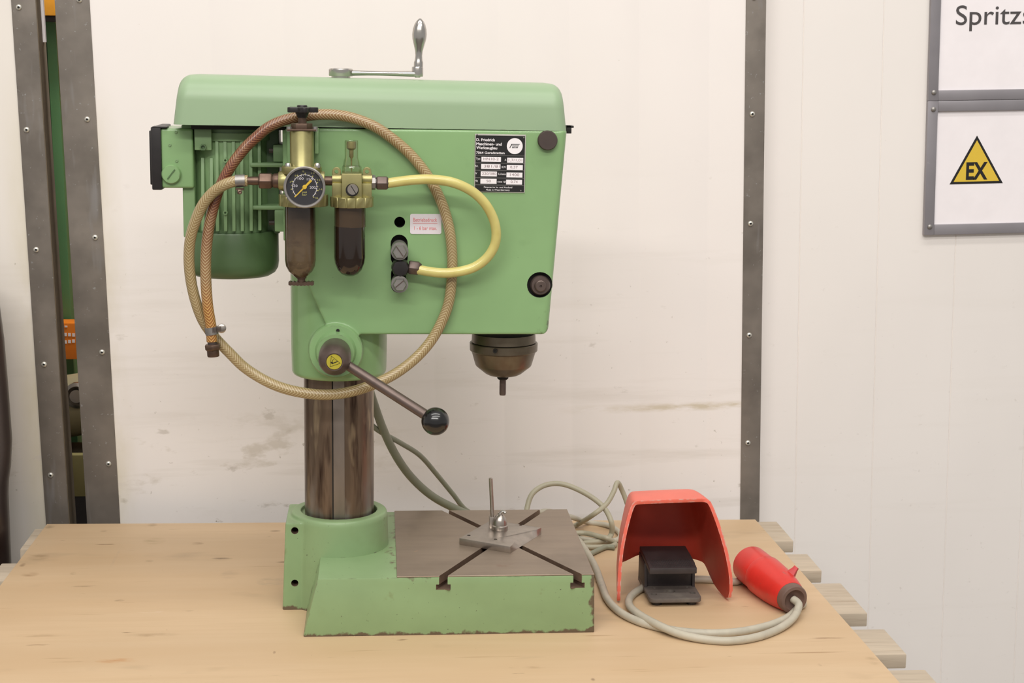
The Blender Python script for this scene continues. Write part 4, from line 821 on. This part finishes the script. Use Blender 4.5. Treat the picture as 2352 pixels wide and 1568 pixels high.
# ------------------------------------------------------------------ foot switch with guard
ft = thing('foot_switch', G(1550, 1380), 'foot pedal switch with black treadle under a worn red metal hood', 'foot switch')
def arch(outl, Y):
    return [P(x, y, Y) for x, y in outl]
fo = [(1417, 1392), (1417, 1365), (1419, 1320), (1423, 1264), (1433, 1217), (1442, 1182), (1449, 1161), (1454, 1154), (1461, 1150.5), (1474, 1149.5), (1540, 1147), (1606, 1144.5), (1620, 1144.5), (1629, 1147.5), (1636, 1156), (1649, 1190), (1662, 1229), (1675, 1276), (1685, 1332), (1682, 1381)]
Y0 = 2.110
front = arch(fo, Y0)
for p in front: p.z = max(p.z, .0005)
front[0].z = .0005; front[-1].z = .0005
n = len(front); xm = sum(p.x for p in front) / n
def sect(Y, kx, zt_, zl_, zr_):                                          # a section behind the front edge
    out = []
    for i, p in enumerate(front):
        q = Vector((xm + (p.x - xm) * kx, Y, p.z * zt_)); q.z = max(q.z, zl_ if i < n / 2 else zr_); out.append(q)
    return out
rows = [front, sect(2.138, .95, .995, .008, .003), sect(2.164, .90, .985, .026, .006), sect(2.186, .86, .96, .030, .016), sect(2.202, .825, .91, .028, .026), sect(2.212, .80, .83, .028, .028)]
b = new(); V = [[b.verts.new(p) for p in r] for r in rows]
for a, c in zip(V, V[1:]):
    for i in range(n - 1): b.faces.new((a[i], a[i + 1], c[i + 1], c[i]))
last = rows[-1]; zs = [.10, .075, .05, .03]                           # back wall: rungs between the two flanks
half = n // 2; left = V[-1][:half]; right = V[-1][half:][::-1]
prevL = None
for i in range(half - 1, -1, -1):
    l, r_ = left[i], right[i]
    k = (half - 1 - i) / (half - 1)
    m_ = []
    for j in range(1, 10):
        u = j / 10; p = l.co.lerp(r_.co, u); p.y += .018 * (1 - (2 * u - 1) ** 4) * min(1, .35 + k)
        p.z = max(p.z, .027 + .015 * max(0, 1 - abs(2 * u - 1) * 1.3) ** .6)
        m_.append(b.verts.new(p))
    rowv = [l] + m_ + [r_]
    if prevL:
        for j in range(len(rowv) - 1):
            try: b.faces.new((prevL[j], prevL[j + 1], rowv[j + 1], rowv[j]))
            except ValueError: pass
    prevL = rowv
bmesh.ops.remove_doubles(b, verts=b.verts[:], dist=.0004); bmesh.ops.recalc_face_normals(b, faces=b.faces[:])
b.faces.ensure_lookup_table(); top = max(b.faces, key=lambda f: f.calc_center_median().z); 
if top.normal.z < 0: bmesh.ops.reverse_faces(b, faces=b.faces[:])
gme = evaluated_nofix = None
me = bpy.data.meshes.new('g'); b.to_mesh(me); b.free(); go = bpy.data.objects.new('g', me); C.objects.link(go)
sd = go.modifiers.new('s', 'SUBSURF'); sd.levels = 1
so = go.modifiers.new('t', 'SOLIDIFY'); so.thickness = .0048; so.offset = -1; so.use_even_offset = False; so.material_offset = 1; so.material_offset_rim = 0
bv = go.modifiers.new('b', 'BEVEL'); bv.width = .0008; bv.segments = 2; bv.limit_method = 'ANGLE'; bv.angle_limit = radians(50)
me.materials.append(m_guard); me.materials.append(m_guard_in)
gm = bpy.data.meshes.new_from_object(go.evaluated_get(bpy.context.evaluated_depsgraph_get())); bpy.data.objects.remove(go)
for vv in gm.vertices: vv.co.z = max(vv.co.z, .0004)
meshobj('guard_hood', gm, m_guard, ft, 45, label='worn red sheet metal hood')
# inner flange of the right flank
# switch body
bz0 = .0062; f0, f1 = G(1489, 1378, bz0), G(1606, 1372, bz0); px0, px1 = f0.x, f1.x; yf = G(1545, 1384, bz0).y
def rrect(x0, x1, y0, y1, r, k=4):
    out = []
    for cx, cy, a0 in ((x1 - r, y0 + r, -pi / 2), (x1 - r, y1 - r, 0), (x0 + r, y1 - r, pi / 2), (x0 + r, y0 + r, pi)):
        for i in range(k + 1): a = a0 + pi / 2 * i / k; out.append((cx + r * cos(a), cy + r * sin(a)))
    return out
b = new(); zprism(b, rrect(px0, px1, yf, 2.205, .008), bz0, bz0 + .0062); bmesh.ops.recalc_face_normals(b, faces=b.faces[:]); bev(b, .0009, 2)
h = new()
for x, y, r_ in ((1502, 1364, .0044), (1591, 1361, .0044), (1503, 1350, .003), (1579, 1348, .003), (1541, 1357, .0064)):
    q = G(x, y, bz0 + .0062); lathe(h, [(0, -.004), (r_, -.004), (r_, .02), (0, .02)], Matrix.Translation(q), 18)
meshobj('base_plate', evaluated(b, [cut(h)]), m_pedal_base, ft, 40)
for x, y in ((px0 + .012, yf + .014), (px1 - .012, yf + .014), (px0 + .012, 2.19), (px1 - .012, 2.19)):
    b = new(); lathe(b, [(0, .0002), (.007, .0002), (.007, bz0 + .0002), (0, bz0 + .0002)], Matrix.Translation((x, y, 0)), 16); obj('rubber_foot', b, m_black, ft)
b = new(); vs = box2(b, (px0 + .001, 2.150, bz0 + .006), (px1 - .002, 2.204, .046)); obj('switch_body', b, m_pedal, ft, .003)
for x in (px0 + .0005, px1 - .0045):
    b = new(); pts = [(2.145, bz0 + .005), (2.2, bz0 + .005), (2.2, .048), (2.150, .046)]
    a_ = [b.verts.new((x, y, z)) for y, z in pts]; c_ = [b.verts.new((x + .004, y, z)) for y, z in pts]; b.faces.new(a_); b.faces.new(c_[::-1])
    for i in range(4): b.faces.new((a_[i], c_[i], c_[(i + 1) % 4], a_[(i + 1) % 4]))
    obj('side_cheek', b, m_pedal, ft, .001)
yfp = 2.112; zl0, zl1 = P(1545, 1318, yfp).z, P(1545, 1304, yfp).z; tx0, tx1 = P(1492, 1310, yfp).x, P(1601, 1308, yfp).x
zbk = P(1530, 1253, 2.200).z
b = new(); pr = [(yfp, zl0), (yfp, zl1), (2.150, zl1 + (zbk - zl1) * .62), (2.160, zl1 + (zbk - zl1) * .82), (2.200, zbk), (2.200, zbk - .008), (2.155, zl1 + (zbk - zl1) * .6 - .007), (yfp + .004, zl0 + .001), ]
a_ = [b.verts.new((tx0, y, z)) for y, z in pr]; c_ = [b.verts.new((tx1, y, z)) for y, z in pr]; b.faces.new(a_); b.faces.new(c_[::-1])
for i in range(len(pr)): b.faces.new((a_[i], c_[i], c_[(i + 1) % len(pr)], a_[(i + 1) % len(pr)]))
tre = obj('treadle', b, m_pedal, ft, .0012)
b = new()                                                            # grip grain on the front of the treadle
for i in range(24):
    for j in range(8):
        u = (i + .5) / 24; tt = (j + .5 + (.5 if i % 2 else 0)) / 9; yy = yfp + .003 + tt * .030; zz = zl1 + (zbk - zl1) * .62 * (yy - yfp) / .038
        box(b, (tx0 + (tx1 - tx0) * (.06 + u * .88), yy, zz + .0002), (.0016, .0019, .0007))
obj('grip_grain', b, m_pedal, tre, kind='stuff')
# ------------------------------------------------------------------ red plug
e0 = G(1726, 1346, 0); e1 = G(1815, 1412, 0)
pk = thing('power_plug', (e0 + e1) / 2, 'red cable plug lying on plywood to the right of the red hood', 'plug')
R0, R1 = .0285, .0200
A_ = Vector((e0.x - .001, e0.y + .012, R0 + .0012)); B_ = Vector((e1.x + .004, e1.y + .010, R1 + .0008)); d = (B_ - A_); Ld = d.length; d.normalize()
Mx = axis_m(A_, d)
b = new(); lathe(b, [(.0, .012), (.0225, .012), (.0235, 0), (.0268, 0), (.0276, .002), (.0279, .046), (.0, .046)], Mx, 48); obj('contact_shroud', b, m_red, pk)
b = new(); lathe(b, [(0, .040), (.0272, .040), (.0272, .047), (.0, .047)], Mx, 48); obj('joint_ring', b, mat('dark_red_joint', (120, 30, 30), .5), pk)
b = new(); lathe(b, [(0, .044), (.0288, .044), (.0295, .046), (.0292, .056), (.0285, .075), (.0270, .092), (.0245, .110), (.0218, Ld - .006), (.0210, Ld - .004), (0, Ld - .004)], Mx, 48)
hs = obj('housing', b, m_red, pk, ang=50)
b = new(); lathe(b, [(0, Ld - .006), (.0208, Ld - .006), (.0204, Ld + .005), (.0190, Ld + .0075), (.0150, Ld + .0080), (.0125, Ld + .003), (.0085, Ld + .001), (0, Ld + .001)], Mx, 40); obj('gland_nut', b, m_rubber, pk, label='grey brown rubber gland')
q = P(1805, 1297, A_.lerp(B_, .66).y + .01)
upd = (Vector((0, 0, 1)) - d * d.z).normalized(); sd_ = d.cross(upd)
pl = A_ + d * .092 + sd_ * (-.016) + upd * .018
side = 1 if (px_ := (P(1805, 1297, pl.y) - (A_ + d * .09)).dot(sd_)) > 0 else -1
lb = A_ + d * .094 + (upd * .78 + sd_ * side * .62) * .022; ld = (upd * .78 + sd_ * side * .62).normalized()
b = new(); lathe(b, [(0, 0), (.0095, 0), (.0050, .012), (.0046, .016), (0, .016)], axis_m(lb, ld), 4); obj('latch_tab', b, mat('dark_red_tab', (186, 40, 42), .45), pk, .0006)
# ------------------------------------------------------------------ cables
def cable(name, pts, r, m, label, n=8, parent=None):
    path = smooth_path(pts, n); b = new(); tube(b, path, r, 14)
    o = obj(name, b, m, parent, ang=80); return tag(o, label, 'cable') if parent is None else o
rc = .0054
gz = lambda x, y, z=rc: G(x, y, z)
end = A_ + d * (Ld + .004)
loop = [(1322, 1232, rc), (1344, 1262, rc), (1366, 1300, rc), (1381, 1340, rc), (1395, 1375, rc), (1420, 1402, rc), (1455, 1422, rc), (1500, 1437, rc), (1560, 1449, rc), (1630, 1454, rc), (1700, 1450, rc), (1765, 1436, rc), (1812, 1416, rc), (1836, 1392, rc)]
W3 = [G(*p) for p in loop]
side_r = Vector((d.y, -d.x, 0)).normalized()
if side_r.x < 0: side_r = -side_r
W3 += [B_ + side_r * .024 - d * .012 + Vector((0, 0, rc - B_.z)), A_.lerp(B_, .6) + side_r * .040 + Vector((0, 0, rc - A_.lerp(B_, .6).z)), A_.lerp(B_, .2) + side_r * .042 + Vector((0, 0, rc - A_.lerp(B_, .2).z)), A_ - d * .018 + side_r * .012 + Vector((0, 0, rc - A_.z)), G(1692, 1335, rc), G(1640, 1331, rc), G(1590, 1330, rc), G(1530, 1334, rc), G(1490, 1344, rc), G(1462, 1358, rc), G(1446, 1374, rc), G(1447, 1392, rc + .003), G(1470, 1412, rc + .005), G(1510, 1434, rc + .005), G(1560, 1455, rc + .002), G(1620, 1468, rc), G(1680, 1471, rc), G(1740, 1462, rc), G(1790, 1443, rc), G(1822, 1418, rc + .003), end - d * -.014 + Vector((.001, 0, -.003)), end]
cable('power_cable', W3, rc, m_cable2, 'pale grey power cable looped in front of the red hood into the plug', 9)
def mixc(pts): return [P(x, y, Y) if k == 'y' else G(x, y, Y) for x, y, Y, k in pts]
cable('motor_cable', mixc([(820, 800, 2.24, 'y'), (852, 905, 2.24, 'y'), (880, 985, 2.26, 'y'), (910, 1047, 2.29, 'y'), (945, 1096, 2.33, 'y'), (990, 1137, 2.36, 'y'), (1040, 1165, 2.39, 'y')]) + [Vector((.165, 2.41, .034)), Vector((.21, 2.42, .014)), Vector((.26, 2.425, .0066)), Vector((.31, 2.42, .0066))], .0062, m_cable3, 'thick grey cable hanging from behind the column down to the table')
cable('control_cable', mixc([(830, 950, 2.25, 'y'), (866, 986, 2.26, 'y'), (920, 1017, 2.29, 'y'), (965, 1046, 2.33, 'y'), (1003, 1089, 2.37, 'y'), (1040, 1134, 2.40, 'y'), (1072, 1172, 2.42, 'y')]) + [Vector((.175, 2.44, .026)), Vector((.205, 2.455, .009)), Vector((.24, 2.46, .0042)), Vector((.30, 2.46, .0042))], .0038, m_cable3, 'thin grey cable hanging beside the thick one behind the table')
cable('looped_cable', mixc([(1205, 1215, 2.40, 'y'), (1211, 1165, 2.42, 'y'), (1224, 1132, 2.43, 'y'), (1255, 1113, 2.44, 'y'), (1295, 1112, 2.44, 'y'), (1345, 1133, 2.43, 'y'), (1385, 1163, 2.42, 'y'), (1404, 1198, 2.40, 'y'), (1404, 1226, .012, 'z'), (1388, 1241, .006, 'z'), (1350, 1246, .0045, 'z'), (1330, 1249, .0045, 'z'), (1300, 1251, .0045, 'z')]), .0042, m_cable, 'grey green cable arching up behind the table and down to the coil')
cable('pedal_cable', mixc([(1300, 1215, .0045, 'z'), (1328, 1203, .006, 'z'), (1362, 1182, 2.41, 'y'), (1392, 1158, 2.42, 'y'), (1409, 1130, 2.43, 'y'), (1418, 1108, 2.44, 'y'), (1428, 1124, 2.45, 'y'), (1440, 1155, 2.45, 'y'), (1450, 1190, 2.45, 'y'), (1462, 1216, .0045, 'z'), (1490, 1226, .0045, 'z')]), .0040, m_cable, 'grey green cable rising to a sharp bend left of the red hood')
cable('white_cable', mixc([(1240, 1176, 2.46, 'y'), (1262, 1174, 2.46, 'y'), (1312, 1187, 2.45, 'y'), (1350, 1199, .0045, 'z'), (1395, 1206, .0045, 'z'), (1418, 1218, .0045, 'z'), (1425, 1230, .0045, 'z'), (1415, 1240, .0045, 'z'), (1380, 1243, .0045, 'z'), (1345, 1238, .0045, 'z'), (1315, 1232, .0045, 'z')]), .0042, m_cable2, 'off white cable running behind the table corner into a flat curve')
cable('coiled_cable', mixc([(1315, 1224, .013, 'z'), (1345, 1224, .013, 'z'), (1378, 1232, .013, 'z'), (1404, 1238, .012, 'z')][:3] + [(1395, 1236, .0135, 'z'), (1412, 1247, .0045, 'z'), (1404, 1254, .0045, 'z'), (1360, 1256, .0045, 'z'), (1320, 1254, .0045, 'z')]), .0040, m_cable, 'grey cable strand lying lowest of the coil beside the table')
cable('cable_tail', mixc([(1412, 1257, .0045, 'z'), (1392, 1256, .0045, 'z'), (1368, 1266, .0045, 'z'), (1350, 1274, .0045, 'z'), (1334, 1272, .0045, 'z')]), .0040, m_cable3, 'short end of grey cable slanting out from under the coil')

# ------------------------------------------------------------------ signs on the right wall
def sign(name, label, x0, z0, x1, z1, fw, top=True, bottom=True):
    t = thing(name, (0, 0, 0), label, 'sign'); t.matrix_world = MW; t.location = (0, 0, 0); ORIG[t.name] = (0, 0, 0)
    Yf = YR - .003
    b = new(); box2(b, (x0 + fw * .6, Yf + .001, z0 + fw * .6), (x1 - fw * .6, Yf + .005, z1 - fw * .6)); obj('sheet', b, m_white, t)
    for a, c in (((x0, z0), (x0 + fw, z1)), ((x1 - fw, z0), (x1, z1))):
        b = new(); box2(b, (a[0], Yf - .004, a[1]), (c[0], Yf + .005, c[1])); obj('frame_rail', b, m_frame, t, .001)
    for a, c in (((x0 + fw, z0), (x1 - fw, z0 + fw)), ((x0 + fw, z1 - fw), (x1 - fw, z1))):
        b = new(); box2(b, (a[0], Yf - .0038, a[1]), (c[0], Yf + .005, c[1])); obj('frame_rail', b, m_frame, t, .001)
    for x in (x0 + fw * .55, x1 - fw * .55):
        for z in (z0 + fw * .8, z1 - fw * .8):
            b = new(); lathe(b, [(0, 0), (.0042, 0), (.0042, .0012), (.0028, .0026), (0, .0030)], axis_m((x, Yf - .004, z), (0, -1, 0)), 16); obj('rivet', b, m_zinc, t)
    return t
m_frame = mat('grey_sign_frame', (148, 144, 148), .4, .45, var=.08, vs=10, layers=[(chips(60, .68, .72), (186, 182, 182))])
def W2(x, y): q = WP(x, y, YR); return q.x, q.z
sx0 = W2(2130, 232)[0]; s2b = W2(2115, 539)[1]; s2t = W2(2124, 232)[1]; fwid = .0165
ex_s = sign('warning_sign', 'white framed sign with a yellow EX warning triangle', sx0 - .001, s2b, sx0 + .31, s2t, .0175)
sp_s = sign('spray_room_sign', 'white framed sign lettered Spritzs above the warning triangle sign', sx0 - .001, s2t + .0004, sx0 + .42, s2t + .30, .0172)
tri = [W2(2243, 311), W2(2302, 420), W2(2180, 423)]; ctr = (sum(p[0] for p in tri) / 3, sum(p[1] for p in tri) / 3)
def tripoly(k, y, m, name):
    b = new(); prism(b, [(ctr[0] + (x - ctr[0]) * k, ctr[1] + (z - ctr[1]) * k) for x, z in tri], y, y + .0004); return obj(name, b, m, ex_s)
tripoly(1.0, YR - .0025, m_ink, 'triangle_border'); tripoly(.855, YR - .0029, m_yellow, 'triangle_field')
e0_, e1_ = W2(2217, 412), W2(2266, 409)
text('lettering', 'EX', Vector((0, YR - .0032, 0)), X3, Z3, e0_[0], e1_[0], (e0_[1] + e1_[1]) / 2, W2(2217, 374)[1] - e0_[1], m_ink, ex_s, .0002, bold=.028)
b = None
t0_, t1_ = W2(2194, 57), W2(2344, 50)
text('lettering', 'Spritz', Vector((0, YR - .0026, 0)), X3, Z3, t0_[0], t1_[0], t0_[1], W2(2194, 12)[1] - t0_[1], mat('grey_print', (74, 70, 70), .5), sp_s, .0002)
t2_ = W2(2348, 50); text('lettering', 's', Vector((0, YR - .0026, 0)), X3, Z3, t2_[0], t2_[0] + .0145, t0_[1], W2(2194, 12)[1] - t0_[1], bpy.data.materials['grey_print'], sp_s, .0002)
